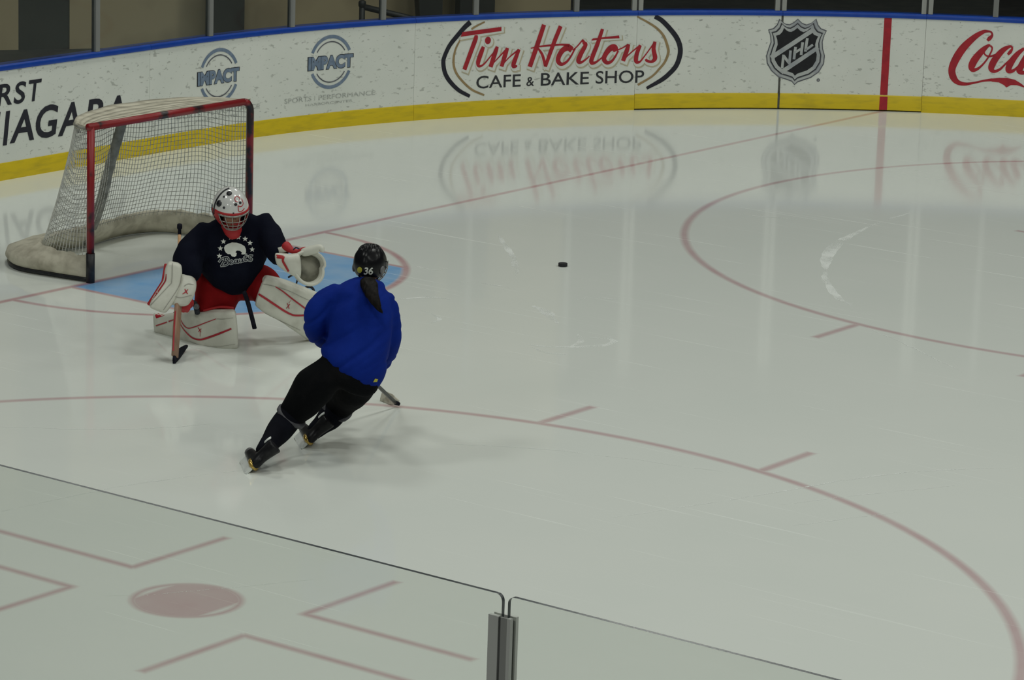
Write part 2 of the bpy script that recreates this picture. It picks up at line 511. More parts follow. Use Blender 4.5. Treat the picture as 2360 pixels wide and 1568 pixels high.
# ice
ice = M()
ring = [bpt(-16 + i * .25, 0, -.05) for i in range(int((16 + LA + 24) / .25))]
ring = [V((q.x, q.y, 0)) for q in ring] + [V((ring[-1].x, -12.92, 0)), V((XE - .05, -12.92, 0))]
vb = [V((q.x, q.y, -.08)) for q in ring]
n = len(ring)
ice.add(ring + vb, [tuple(range(n)), tuple(range(2 * n - 1, n - 1, -1))] + [(i, (i + 1) % n, n + (i + 1) % n, n + i) for i in range(n)])
floor = struct(ice.build('floor', MT['ice'], smooth=False), 'pale grey-green ice sheet with faded red lines and light blue goal crease', 'ice')
fl2 = M().box((-30, -30, -.3), (48, 40, -.085))
struct(fl2.build('floor.001', MT['floor2'], smooth=False), 'dark rubber walkway floor behind the curved boards', 'floor')

# snow scraped off the ice by skates
sn = M()
def scrape(px, w):
    z = .0003 + .00003 * (len(sn.v) // 34)
    st = [(q[0], q[1], w * k) for q, k in zip(px, [.3] + [1] * (len(px) - 2) + [.3])]
    v, f = ribbon2(st, 8)
    v = [V((x + .012 * noise.noise(V((x * 9, y * 9, 0))), y + .03 * noise.noise(V((x * 7, y * 7, 5))), z)) for x, y in v]
    sn.add(v, f)
scrape([(3.147,6.367), (3.185,5.690), (3.327,5.011)], .035)
scrape([(3.243,5.333), (3.415,4.649), (3.669,4.058), (3.941,3.594)], .10)
scrape([(3.843,3.739), (4.174,3.234), (4.542,2.800), (4.797,2.611)], .06)
scrape([(1.063,2.903), (1.554,2.414), (1.986,1.933), (2.274,1.557)], .05)
scrape([(2.994,0.817), (3.225,0.684), (3.483,0.459)], .09)
scrape([(3.744,-0.283), (3.982,-0.146), (4.151,0.058), (4.152,0.254), (4.039,0.301), (3.941,0.244)], .055)
scrape([(3.825,-0.338), (4.035,-0.381), (4.151,-0.325)], .04)
scrape([(3.803,0.268), (3.952,0.116), (4.022,-0.146)], .05)
scrape([(3.099,1.249), (3.160,1.398), (3.320,1.469)], .03)
scrape([(1.442,1.311), (1.616,1.319), (1.670,1.421)], .04)
scrape([(2.104,0.256), (2.234,0.474), (2.394,0.545)], .05)
scrape([(2.474,0.086), (2.742,-0.067), (2.813,-0.264)], .04)
scrape([(2.051,1.101), (2.239,1.198), (2.485,1.216)], .02)
scrape([(6.831,-3.634), (7.178,-2.718), (7.598,-1.520), (8.152,-0.796)], .013)
scrape([(7.759,-2.985), (7.916,-2.635), (8.125,-2.205)], .009)
scrape([(7.448,-2.640), (7.730,-2.066), (8.035,-1.504)], .010)
scrape([(5.283,2.030), (5.980,1.616), (6.559,1.240)], .012)
scrape([(4.976,-2.975), (5.716,-2.542), (6.803,-2.242)], .008)
scrape([(4.061,-6.027), (4.221,-5.062), (4.555,-4.221)], .010)
scrape([(2.651,-4.626), (3.303,-4.080), (3.644,-3.521)], .010)
scrape([(5.671,-6.824), (5.935,-6.475), (6.389,-5.661)], .008)
scrape([(2.025,5.145), (2.307,5.208), (2.582,5.350)], .02)
so = sn.build('skate_scratches', MT['snow'], floor, smooth=False)
so['kind'] = 'stuff'

# ------------------------------------------------------------------ dasher boards
ZK, ZW, ZR = .160, 1.003, 1.056
def decal(name, art, mt, parent, off, L=.09):
    v, f = art.fine(L)
    m = M().add([bpt(s, z, off) for s, z in v], f)
    return m.build(name, mt, parent, smooth=False, origin=parent.location if parent.parent is None else parent.parent.location)

def board(name, label, cat, s0, s1, zk=ZK, zbot=0.0, group='dasher board panels'):
    base = bpt((s0 + s1) / 2, 0, -.06)
    t = thing(name, label, cat, base, 0, group)
    g = .0015
    sweep([(0, zk), (0, ZW), (-.11, ZW), (-.11, zbot + .01), (-.03, zbot + .01), (-.03, zk)], s0 + g, s1 - g).build('panel', MT['board'], t, True, .5, base)
    sweep([(.010, zbot), (.010, zk - .012), (.004, zk), (-.029, zk), (-.029, zbot)], s0 + g, s1 - g).build('kick_plate', MT['kick'], t, True, .5, base)
    sweep([(.014, ZW + .002), (.016, ZW + .02), (.010, ZR - .012), (-.006, ZR), (-.12, ZR), (-.13, ZW + .002)], s0 + g, s1 - g, .12).build('cap_rail', MT['rail'], t, True, .6, base)
    return t

SA = [-5.2, (-0.4183,0.485)[0], (3.0466,0.5731)[0], (5.6173,0.4785)[0], (7.2113,0.4748)[0], (8.7535,0.5118)[0], 12.6]
pn1 = board('dasher_board', 'curved white rink board lettered in navy capitals behind the goal net', 'rink board', SA[0], SA[1])
pn2 = board('dasher_board', 'white rink board carrying two blue ringed emblems beside the net', 'rink board', SA[1], SA[2])
pn3 = board('dasher_board', 'white rink board with red script and black oval arc, left of the gate', 'rink board', SA[2], SA[3])
gt1 = board('rink_gate', 'left gate leaf in the boards, between red script and black shield', 'gate', SA[3], SA[4], .172, .014, 'rink gate leaves')
gt2 = board('rink_gate', 'right gate leaf in the boards, bearing shield emblem and red stripe', 'gate', SA[4], SA[5], .172, .014, 'rink gate leaves')
pn4 = board('dasher_board', 'white rink board with red cursive lettering at right edge', 'rink board', SA[5], SA[6], .178)
# dark gap strip where the two gate leaves meet
gp = M(); gp.join(sweep([(.003, .014), (.003, ZR), (-.02, ZR), (-.02, .014)], SA[4] - .006, SA[4] + .006))
gp = sweep([(.0125, .014), (.0125, .175), (.0025, .178), (.0025, ZW), (-.02, ZW), (-.02, .014)], SA[4] - .011, SA[4] + .011)
gp.build('gap_seal', MT['seam'], gt2, False, origin=gt2.location)
for t, a, b in ((gt1, SA[3], SA[4]), (gt2, SA[4], SA[5])):
    sweep([(-.035, 0.001), (-.035, .013), (-.10, .013), (-.10, .001)], a + .01, b - .01).build('bottom_seal', MT['seam'], t, False, origin=t.location)

# goal-line stripe up the boards
A = Art().add(([(8.305, ZK * 0 + .176), (8.385, .176), (8.385, ZW), (8.305, ZW)], [(0, 1, 2, 3)]))
decal('red_stripe', A, MT['printred'], gt2, .002, .1)
A = Art().add(([(8.303, .016), (8.387, .016), (8.387, .160), (8.303, .160)], [(0, 1, 2, 3)]))
decal('red_stripe', A, MT['printred'], gt2, .0125, .1)

def letters(name, items, mt, parent, off, bold=.02, shear=0.0, grow=0.0):
    for txt, lo, hi in items:
        decal(name, Art().add(text2(txt, lo[0] - grow, hi[0] + grow, lo[1] - grow, hi[1] + grow, bold, shear)), mt, parent, off)

# navy capitals
letters('navy_lettering', [
    ('R', (-2.4430,0.6848), (-2.2509,0.8817)), ('S', (-2.2295,0.681), (-2.0689,0.8825)), ('T', (-2.0359,0.6836), (-1.8683,0.8815)),
    ('F', (-2.8312,0.6731), (-2.6692,0.8709)), ('I', (-2.6165,0.6805), (-2.5073,0.8812)),
    ('N', (-2.8070,0.3089), (-2.3942,0.6319)), ('I', (-2.3680,0.3189), (-2.2737,0.6303)), ('A', (-2.2801,0.3283), (-1.9691,0.6202)), ('G', (-1.9469,0.3245), (-1.6540,0.6295)), ('A', (-1.6592,0.3186), (-1.3568,0.6211)),
    ('R', (-1.2979,0.3209), (-1.0259,0.6177)), ('A', (-1.0533,0.321), (-0.7369,0.6152))], MT['ink'], pn1, .003, .018, .16)

# ringed emblems
def emblem(c, r, cut, tlo, thi, l1, l2):
    for h in (0, PI):
        decal('emblem_ring', Art().add(arc2(c[0], c[1], r, .034, h + cut, h + PI - cut)), MT['steel'], pn2, .003)
        decal('emblem_ring', Art().add(arc2(c[0], c[1], r * .80, .012, h + cut * 1.3, h + PI - cut * 1.3)), MT['dsilver'], pn2, .003)
    letters('emblem_lettering', [('IMPACT', (tlo[0] - .01, tlo[1] - .006), (thi[0] + .01, thi[1] + .006))], MT['charcoal'], pn2, .003, .075)
    letters('emblem_lettering', [('IMPACT', tlo, thi)], MT['steel'], pn2, .005, .055)
    letters('small_lettering', [(w, (l1[0][0] + (l1[1][0] - l1[0][0]) * a, l1[0][1]), (l1[0][0] + (l1[1][0] - l1[0][0]) * b, l1[1][1])) for w, a, b in (('SPORTS', 0, .303), ('|', .338, .342), ('PERFORMANCE', .385, 1))] + [('HARBORCENTER', l2[0], l2[1])], MT['pale'], pn2, .003, 0.0)
emblem((2.010, .673), .255, .42, (1.725, .603), (2.287, .738), ((1.425, .298), (2.572, .345)), ((1.70, .247), (2.295, .272)))
emblem((.545, .658), .255, .42, (.252, .585), (.815, .718), ((-.05, .285), (1.10, .332)), ((.235, .235), (.83, .26)))

# red script with oval arcs
H1 = [
    [(3.7700,0.8463,0.0356),(3.7662,0.8064,0.0505),(3.7109,0.6653,0.0506),(3.6446,0.4949,0.0495)],
    [(3.8620,0.7231,0.038),(3.8410,0.6711,0.0507),(3.8054,0.5691,0.0507),(3.8168,0.5225,0.03),(3.8715,0.5402,0.0185),(3.9468,0.6176,0.0139),(4.0247,0.7038,0.015)],
    [(4.0242,0.7176,0.0358),(4.0006,0.6529,0.052),(3.9519,0.5072,0.0497)],
    [(3.9515,0.5165,0.0127),(4.0443,0.605,0.0139),(4.1381,0.6908,0.0208)],
    [(4.1442,0.6992,0.0382),(4.1178,0.6251,0.0521),(4.0813,0.5075,0.044)],
    [(4.0811,0.5139,0.0127),(4.1671,0.6001,0.0139),(4.2768,0.677,0.0208)],
    [(4.2799,0.6798,0.0347),(4.2386,0.58,0.0498),(4.2186,0.5084,0.0464),(4.2638,0.5038,0.0197)],
    [(4.5581,0.9283,0.0486),(4.4837,0.7047,0.0534),(4.4098,0.4914,0.0512)],
    [(4.7490,0.9081,0.0464),(4.6738,0.7221,0.0465),(4.5887,0.4864,0.0385)],
    [(4.4141,0.6861,0.0128),(4.5157,0.7014,0.0174),(4.6743,0.7105,0.0221),(4.7692,0.7136,0.021),(4.8581,0.7026,0.035)],
    [(4.5005,0.681,0.0209),(4.5509,0.6097,0.0302),(4.5904,0.4922,0.035)],
    [(4.8884,0.6523,0.0642),(4.8463,0.6796,0.0641),(4.7841,0.6551,0.0583),(4.7392,0.5865,0.0548),(4.7381,0.5341,0.0502),(4.7771,0.5067,0.0362),(4.8331,0.5314,0.0269),(4.8754,0.5827,0.021),(4.9078,0.6401,0.0187),(4.9256,0.6688,0.0163)],
    [(4.8949,0.6509,0.014),(4.9439,0.6887,0.014),(5.0090,0.76,0.0175)],
    [(5.0052,0.7601,0.0175),(5.0216,0.7277,0.0362),(5.0402,0.701,0.0455),(4.9940,0.6146,0.0514),(4.9655,0.5394,0.0514),(4.9977,0.5211,0.0304),(5.0561,0.5547,0.0175),(5.0894,0.586,0.0129)],
    [(5.2265,0.8674,0.0362),(5.1754,0.7097,0.0468),(5.1122,0.5358,0.0492),(5.1489,0.5115,0.0305),(5.2071,0.5453,0.0176),(5.2434,0.5767,0.0129)],
    [(5.3879,0.6295,0.0528),(5.3676,0.668,0.0703),(5.3212,0.66,0.0644),(5.2736,0.6025,0.0551),(5.2557,0.5501,0.0516),(5.2867,0.5114,0.0411),(5.3364,0.5192,0.0305),(5.3810,0.5711,0.0223),(5.4126,0.635,0.0188)],
    [(5.4030,0.641,0.0141),(5.4642,0.6663,0.0141),(5.5218,0.7005,0.0176)],
    [(5.5279,0.7022,0.0352),(5.5091,0.6333,0.0505),(5.4714,0.5249,0.047)],
    [(5.4711,0.5313,0.0129),(5.5536,0.6092,0.0141),(5.6587,0.6898,0.0176)],
    [(5.6587,0.6898,0.0352),(5.6224,0.5964,0.0482),(5.6194,0.5212,0.047),(5.6600,0.5136,0.0235),(5.7102,0.5717,0.0141),(5.7686,0.6503,0.0141),(5.8152,0.7144,0.02)],
    [(5.8208,0.726,0.0352),(5.8086,0.6528,0.0447),(5.8169,0.6056,0.0482),(5.8287,0.5467,0.0495),(5.7931,0.513,0.0306),(5.7401,0.5231,0.0283),(5.7269,0.542,0.0235)]]
TBAR = [(3.6088,0.8847,0.0006),(4.0655,0.921,0.0006),(4.0670,0.8778,0.0006),(3.5875,0.837,0.0006)]
TB2 = [(5.1047,0.7532,0.0006),(5.1228,0.7703,0.0006),(5.4152,0.7964,0.0006),(5.4227,0.7665,0.0006),(5.2358,0.761,0.0006),(5.1112,0.7478,0.0006)]
DOT = [(3.9118,0.786,0.0691)][0]
def script(mt, off, grow, sh):
    A = Art()
    for st in H1: A.add(ribbon2(st, 6, grow, sh))
    for pl in (TBAR, TB2):
        cx = sum(q[0] for q in pl) / len(pl); cz = sum(q[1] for q in pl) / len(pl)
        gx = max(q[0] for q in pl) - cx; gz = max(q[1] for q in pl) - cz
        A.add(poly2([(cx + (q[0] - cx) * (1 + grow / 2 / gx) + sh[0], cz + (q[1] - cz) * (1 + grow / 2 / gz) + sh[1]) for q in pl]))
    A.add(arc2(DOT[0] + sh[0], DOT[1] + sh[1], .0175 + grow / 4, .035 + grow / 2, 0, 2 * PI, 24, .021 + grow / 4))
    decal('script_lettering', A, mt, pn3, off)
script(MT['beige'], .0030, .046, (.020, -.024))
script(MT['white'], .0042, .034, (.012, -.014))
script(MT['printred'], .0054, 0, (0, 0))
A = Art()
for st in ([(3.7003,0.9837,0.0572),(3.6366,0.9349,0.0527),(3.5669,0.8665,0.0504),(3.4653,0.7569,0.0481),(3.4063,0.6455,0.0481),(3.3932,0.5775,0.0493),(3.4163,0.4732,0.0482),(3.4774,0.381,0.046),(3.5859,0.2832,0.0415),(3.7194,0.2128,0.0347)],
           [(5.8091,0.9917,0.0468),(5.8848,0.9513,0.0498),(5.9745,0.8686,0.0517),(6.0588,0.7682,0.0541),(6.1011,0.6738,0.0542),(6.1054,0.5795,0.0543),(6.0693,0.4677,0.0531),(5.9963,0.3827,0.0508),(5.9069,0.3128,0.0473),(5.7498,0.2294,0.0319)]):
    decal('oval_arc', Art().add(ribbon2(st, 8)), MT['ink'], pn3, .003)
for st in ([(3.8695,0.9799,0.0161),(3.7798,0.9433,0.0206),(3.7158,0.9105,0.0206)], [(3.5915,0.814,0.0172),(3.5358,0.7135,0.0218),(3.5138,0.6,0.0264),(3.5343,0.4958,0.0264),(3.6018,0.4004,0.0242),(3.7367,0.2841,0.0231),(3.8890,0.2159,0.0197)],
           [(5.6116,0.9924,0.0164),(5.7253,0.9351,0.0211),(5.8394,0.8637,0.0246),(5.9170,0.7809,0.027),(5.9635,0.6748,0.0294),(5.9753,0.6041,0.0295),(5.9425,0.5101,0.0271),(5.8830,0.4341,0.0248),(5.8001,0.3526,0.0224),(5.6490,0.2664,0.0248)]):
    decal('oval_arc', Art().add(ribbon2(st, 8)), MT['tan'], pn3, .003)
letters('block_lettering', [('CAFE', (3.792, .287), (4.312, .419)), ('&', (4.378, .288), (4.468, .384)), ('BAKE', (4.545, .287), (5.095, .420)), ('SHOP', (5.172, .289), (5.716, .423))], MT['charcoal'], pn3, .003, .006)

# shield emblem
SH = [(7.0616,0.8537,0.0006),(7.1162,0.869,0.0006),(7.1561,0.912,0.0006),(7.1771,0.9713,0.0006),(7.2148,0.9364,0.0006),(7.2519,0.9162,0.0006),(7.2910,0.9126,0.0006),(7.3376,0.9381,0.0006),(7.3777,0.9741,0.0006),(7.4248,0.9305,0.0006),(7.4736,0.9118,0.0006),(7.5263,0.9323,0.0006),(7.5764,0.9775,0.0006),(7.6019,0.9129,0.0006),(7.6338,0.8751,0.0006),(7.6964,0.8527,0.0006),(7.6708,0.7959,0.0006),(7.6576,0.7304,0.0006),(7.6650,0.6594,0.0006),(7.6894,0.5827,0.0006),(7.6841,0.4934,0.0006),(7.6351,0.4032,0.0006),(7.5516,0.3422,0.0006),(7.4633,0.3111,0.0006),(7.4102,0.2924,0.0006),(7.3770,0.261,0.0006),(7.3469,0.2976,0.0006),(7.2795,0.3206,0.0006),(7.1971,0.3434,0.0006),(7.1153,0.411,0.0006),(7.0629,0.4937,0.0006),(7.0528,0.5737,0.0006),(7.0731,0.6509,0.0006),(7.0947,0.7221,0.0006),(7.0851,0.793,0.0006)]
c0 = [(7.3719,0.6248,0.0006)][0]
def shield(k, mt, off):
    decal('shield_emblem', Art().add(poly2([(c0[0] + (q[0] - c0[0]) * k, c0[1] + (q[1] - c0[1]) * k) for q in SH])), mt, gt2, off)
shield(1.0, MT['dsilver'], .003); shield(.965, MT['silver'], .0036); shield(.885, MT['dsilver'], .0042); shield(.86, MT['black'], .0048); shield(.835, MT['silver'], .0054); shield(.72, MT['black'], .0060)
A = Art()
for st in ([(7.1051,0.5534,0.0498),(7.3172,0.6964,0.0474),(7.5539,0.8618,0.0473)], [(7.2244,0.3973,0.0475),(7.4158,0.5305,0.0451),(7.6119,0.6703,0.0427)]): A.add(ribbon2(st, 2))
for st in ([(7.2330,0.4419,0.0285),(7.2367,0.5103,0.0285),(7.2418,0.5875,0.0285)], [(7.2424,0.5757,0.0296),(7.2808,0.5286,0.0297),(7.3097,0.4934,0.0297)], [(7.3072,0.4844,0.0285),(7.3114,0.5528,0.0285),(7.3145,0.6329,0.0284)],
           [(7.3566,0.5385,0.0297),(7.3608,0.6069,0.0296),(7.3676,0.6722,0.0296)], [(7.4320,0.5871,0.0297),(7.4362,0.6554,0.0296),(7.4416,0.7237,0.0296)], [(7.3578,0.6068,0.0261),(7.3984,0.6341,0.0261),(7.4390,0.6602,0.0261)],
           [(7.4768,0.6234,0.0296),(7.4819,0.6977,0.0296),(7.4901,0.7689,0.0296)], [(7.4749,0.6371,0.0261),(7.5105,0.6655,0.0261),(7.5536,0.6989,0.0261)]): A.add(ribbon2(st, 2))
decal('shield_lettering', A, MT['silver'], gt2, .0066)
q = [(7.6318,0.3198,0.0476)][0]
decal('registered_mark', Art().add(arc2(q[0], q[1], .012, .012, 0, 2 * PI, 20)), MT['dsilver'], gt2, .003)

# red cursive
A = Art()
for st in ([(9.4096,0.8021,0.0284),(9.4325,0.828,0.0439),(9.4569,0.8626,0.0241),(9.4437,0.8946,0.0184),(9.4068,0.9014,0.0255),(9.3583,0.8921,0.0411),(9.2710,0.8313,0.061),(9.1656,0.72,0.081),(9.0924,0.5957,0.0839),(9.0551,0.48,0.0755),(9.0744,0.395,0.0713),(9.1257,0.3414,0.0514),(9.2041,0.3263,0.0343),(9.3016,0.3443,0.0214),(9.3984,0.3703,0.0214),(9.4888,0.3854,0.0313)],
           [(9.4445,0.7504,0.0213),(9.4201,0.7471,0.0326),(9.3639,0.6932,0.0611),(9.2927,0.5974,0.0782),(9.2624,0.5211,0.074),(9.2803,0.4812,0.047),(9.3373,0.5031,0.0256),(9.4029,0.5775,0.0185),(9.4499,0.6652,0.017),(9.4659,0.7229,0.017),(9.4445,0.7504,0.0199)],
           [(9.3812,0.6976,0.0156),(9.3909,0.6553,0.0156),(9.4379,0.634,0.0185),(9.5067,0.6537,0.0213)],
           [(9.6336,0.6636,0.0255),(9.6583,0.6933,0.0355),(9.6767,0.7333,0.0198),(9.6511,0.7512,0.0283),(9.5771,0.7034,0.0567),(9.5029,0.6037,0.071),(9.4699,0.5165,0.0669),(9.4970,0.4772,0.0384),(9.5587,0.4995,0.0256),(9.6243,0.5705,0.0185),(9.6767,0.6266,0.017)],
           [(9.8022,0.7398,0.0283),(9.7299,0.6685,0.0539),(9.6697,0.5728,0.0696),(9.6515,0.497,0.0597),(9.6961,0.4901,0.0355),(9.7457,0.534,0.0227),(9.8083,0.6157,0.0284)],
           [(9.8415,0.6744,0.0609),(9.7802,0.543,0.0682),(9.7695,0.4925,0.0597),(9.8262,0.4813,0.0355),(9.8917,0.549,0.0213)]): A.add(ribbon2(st, 7))
A.add(poly2([(9.4671,0.395,0.0007),(9.5506,0.4084,0.0007),(9.6415,0.413,0.0007),(9.7267,0.3975,0.0007),(9.7921,0.3617,0.0007),(9.8657,0.3086,0.0007),(9.8156,0.3237,0.0007),(9.7514,0.3403,0.0007),(9.6884,0.3383,0.0007),(9.6425,0.3102,0.0007),(9.6150,0.3345,0.0007),(9.5607,0.3604,0.0007),(9.4831,0.3651,0.0007)]))
decal('cursive_lettering', A, MT['printred'], pn4, .003)

# ------------------------------------------------------------------ glass and stanchions over the boards
HG = 2.85
def stanchion(s, label, double=False):
    base = bpt(s, ZR, -.06)
    t = thing('glass_stanchion', label, 'glass post', base, 0, 'glass posts on the boards')
    w = .028
    for ds in ((-.036, .036) if double else (0,)):
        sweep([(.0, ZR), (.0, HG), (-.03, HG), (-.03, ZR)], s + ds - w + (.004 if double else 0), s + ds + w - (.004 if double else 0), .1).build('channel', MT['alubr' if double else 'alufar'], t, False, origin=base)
    sweep([(-.031, ZR), (-.031, HG), (-.06, HG), (-.06, ZR)], s - .022 - (.03 if double else 0), s + .022 + (.03 if double else 0), .1).build('back_bar', MT['aludark'], t, False, origin=base)
ST = [(-2.70, 'glass post at the far left, above the navy capitals', 0), (-1.13, 'glass post above navy lettering, left of the net', 0), (.436, 'glass post above the emblem behind the crossbar', 0), (1.52, 'glass post just left of the fully seen ringed emblem', 0), (2.66, 'glass post beside the black handrail behind the boards', 0), (3.77, 'glass post in front of the dark column, above the black arc', 0),
      (4.93, 'dim glass post above the red script', 0), (5.616, 'double glass post above left edge of the gate', 1), (7.19, 'bright double glass post above the shield emblem', 1), (8.757, 'double glass post right of the red stripe', 1), (9.48, 'glass post above the red cursive lettering', 0), (11.0, 'glass post beyond the cursive board', 0)]
ST[:] = ST[:-1]
for s, l, d in ST: stanchion(s, l, bool(d))
PL = ['far left glass pane above the navy capitals', 'glass pane above the navy lettering left of the net', 'glass pane above the partly hidden ringed emblem', 'glass pane above the fully seen ringed emblem', 'glass pane crossed by the black handrail behind it', 'glass pane with the tan wall behind, above red script', 'narrow glass pane above the end of the red script', 'glass pane on the left gate leaf', 'glass pane on the right gate leaf above red stripe', 'narrow glass pane left of the cursive lettering']
for i in range(len(ST) - 1):
    a, b = ST[i][0] + .031, ST[i + 1][0] - .031
    base = bpt((a + b) / 2, ZR, -.05)
    t = sweep([(-.018, ZR + .001), (-.018, HG - .05), (-.029, HG - .05), (-.029, ZR + .001)], a + (.036 if ST[i][2] else 0), b - (.036 if ST[i + 1][2] else 0), .15)
    o = t.build('rink_glass', MT['glass'], None, True, .5, base); o.location = base
    tag(o, PL[i], 'glass pane', 'glass panes above the boards')

# ------------------------------------------------------------------ what stands behind the glass
WD = V((.55, .835, 0)).normalized(); WN = V((-WD.y, WD.x, 0))
W0 = V((-9.22, 8.30, 0))
def wbox(m, u0, u1, n0, n1, z0, z1):
    """box along the concourse wall: u along it, n out of it away from the rink"""
    c = [(u0, n0), (u1, n0), (u1, n1), (u0, n1)]
    v = [W0 + WD * u + WN * k for u, k in c]
    m.add([V((q.x, q.y, z)) for z in (z0, z1) for q in v], [(3, 2, 1, 0), (4, 5, 6, 7), (0, 1, 5, 4), (1, 2, 6, 5), (2, 3, 7, 6), (3, 0, 4, 7)])
    return m
struct(wbox(M(), .0, 6.22, 0, .2, -.09, 5.5).build('wall_back', MT['wall'], smooth=False), 'dim tan concourse wall seen through the glass behind the boards', 'wall')
struct(wbox(M(), -4.0, -.6, 0, .2, -.09, 5.5).build('wall_left', MT['wall'], smooth=False), 'dim tan wall piece at far left behind the glass', 'wall')
struct(wbox(M(), -.61, .01, .02, .14, -.085, 5.5).build('door_1', MT['wdark'], smooth=False), 'dark doorway between the two tan walls behind the net', 'door')
struct(M().box((-14, 21.5, -.09), (30, 21.7, 7)).build('wall_far', MT['wdark'], smooth=False), 'dark far wall behind the gate end of the boards', 'wall')
struct(M().box((-14.2, -30, -.09), (-14, 21.5, 7)).build('wall_end', MT['wdark'], smooth=False), 'dark end wall of the building behind the goal', 'wall')

def column(u, w, dn, label, taper=0.0, h=3.2):
    base = W0 + WD * u - WN * dn
    m = M()
    pr = [(-w / 2, -.09), (w / 2, -.09), (w / 2, .09), (-w / 2, .09)]
    zs = [-.085, .9, h]
    m.loft([[base + WD * (a - (taper * (z + .085) if a < 0 else 0)) + WN * b + V((0, 0, z)) for a, b in pr] for z in zs])
    o = m.moved(lambda q: q - base).build('wall_column', MT['wdark'], None, False); o.location = base
    return tag(o, label, 'column', 'dark columns behind the glass')
column(1.77, .41, .35, 'dark column behind the glass, left of the handrail', -.01)
column(4.26, .24, .45, 'dark slanted column behind the glass, right of the handrail', .10)
column(4.82, .44, .45, 'dark column behind the glass post over the black arc')

# black handrail behind the glass
hb = W0 + WD * 3.3 - WN * .95
t = thing('handrail', 'short black handrail behind the glass over the ringed emblem', 'handrail', (hb.x, hb.y, -.085))
def hp(u, n, z): return W0 + WD * u - WN * n + V((0, 0, z)) - V((hb.x, hb.y, -.085))
for u, zt in ((3.25, .52), (4.5, .20)):
    M().tube([hp(u, .95, -.08), hp(u, .95, zt)], .036, 10).build('post', MT['railblk'], t)
M().tube([hp(3.25, .95, .50), hp(3.25, .95, .54)], .046, 10, dome=.6).build('finial', MT['railblk'], t)
M().tube([hp(3.25, .95, .49), hp(4.5, .95, .18)], .036, 10).build('rail', MT['railblk'], t)

# ------------------------------------------------------------------ near glass in front of the camera
YN = -12.954
t = thing('dasher_board', 'near side rink board below the foreground glass', 'rink board', (12.9, YN - .06, 0), 0)
nb = lambda m: m.moved(lambda q: q - V((12.9, YN - .06, 0)))
nb(M().box((9.0, YN - .11, .17), (16.6, YN, 1.0))).build('panel', MT['board'], t, False)
nb(M().box((9.0, YN - .11, 0), (16.6, YN + .01, .169))).build('kick_plate', MT['kick'], t, False)
nb(M().box((9.0, YN - .12, 1.001), (16.6, YN + .012, 1.056))).build('cap_rail', MT['rail'], t, False)

def near_pane(x0, x1, label):
    zt, zb, r, th = 3.003, 1.058, .02, .0063
    out = [(x0, zb), (x1, zb)]
    for k in range(7):
        a = k / 6 * PI / 2; out.append((x1 - r + r * math.cos(a), zt - r + r * math.sin(a)))
    for k in range(7):
        a = PI / 2 + k / 6 * PI / 2; out.append((x0 + r + r * math.cos(a), zt - r + r * math.sin(a)))
    c = V(((x0 + x1) / 2, YN, zb))
    n = len(out); v = [V((x, YN - th, z)) for x, z in out] + [V((x, YN + th, z)) for x, z in out]
    t = thing('rink_glass', label, 'glass pane', c, 0, 'foreground glass panes')
    M().add(v, [tuple(range(n)), tuple(range(2 * n - 1, n - 1, -1))]).build('sheet', MT['glass_near'], t, False, origin=c)
    M().add(v, [(i, (i + 1) % n, n + (i + 1) % n, n + i) for i in range(n)]).build('edge', MT['edge'], t, False, origin=c)
near_pane(10.62, 12.918, 'foreground glass pane left of the near metal post')
near_pane(12.938, 15.25, 'foreground glass pane right of the near metal post')
t = thing('glass_stanchion', 'near metal glass post at bottom edge of the photo', 'glass post', (12.919, YN, 1.058))
o3 = V((12.919, YN, 1.058))
for x0, x1 in ((12.884, 12.9165), (12.946, 12.957)):
    M().box((x0, YN - .019, 1.058), (x1, YN - .0068, 2.945)).build('channel', MT['alu'], t, False, origin=o3)
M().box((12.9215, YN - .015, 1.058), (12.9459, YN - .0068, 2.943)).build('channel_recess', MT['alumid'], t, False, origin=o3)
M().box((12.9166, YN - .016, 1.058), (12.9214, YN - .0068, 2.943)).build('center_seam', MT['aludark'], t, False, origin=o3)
M().box((12.884, YN + .0068, 1.058), (12.957, YN + .018, 2.945)).build('back_bar', MT['alu'], t, False, origin=o3)

# ------------------------------------------------------------------ goal
PY0, PY1, PR = -1.0, .885, .03
goal = thing('goal_net', 'red framed hockey goal with white netting and dirty white skirt', 'goal', (0, -.06, 0))
GO = goal.location.copy()
gl = lambda m: m.moved(lambda q: q - GO)
def pipe(pts, r, n=14): return gl(M().tube(pts, r, n))
gl(M().tube([(0, PY0, .235), (0, PY0, 1.245)], PR, 16)).build('post', MT['postred'], goal)
gl(M().tube([(0, PY1, .0), (0, PY1, 1.15)] + [(0, PY1 - .09 + .09 * math.cos(a), 1.15 + .09 * math.sin(a)) for a in (.3, .6, .9, 1.2, 1.5)], PR, 16)).build('post', MT['postred'], goal)
gl(M().tube([(0, PY0 - .03, 1.24), (0, PY1 - .09, 1.24)], PR, 16)).build('crossbar', MT['postred'], goal)
gl(M().tube([(0, PY0, .001), (0, PY0, .236)], PR + .004, 16)).build('post_sleeve', MT['postblk'], goal)
TOP = [(-.01, PY0), (-.22, -.93), (-.44, -.68), (-.57, -.30), (-.61, -.05), (-.57, .36), (-.40, .74), (-.20, .87), (-.01, PY1)]
BASE = [(-.01, PY0), (-.32, -1.05), (-.72, -1.07), (-1.02, -.86), (-1.10, -.5), (-1.0, -.06), (-1.08, .48), (-.95, .86), (-.5, .96), (-.01, PY1)]
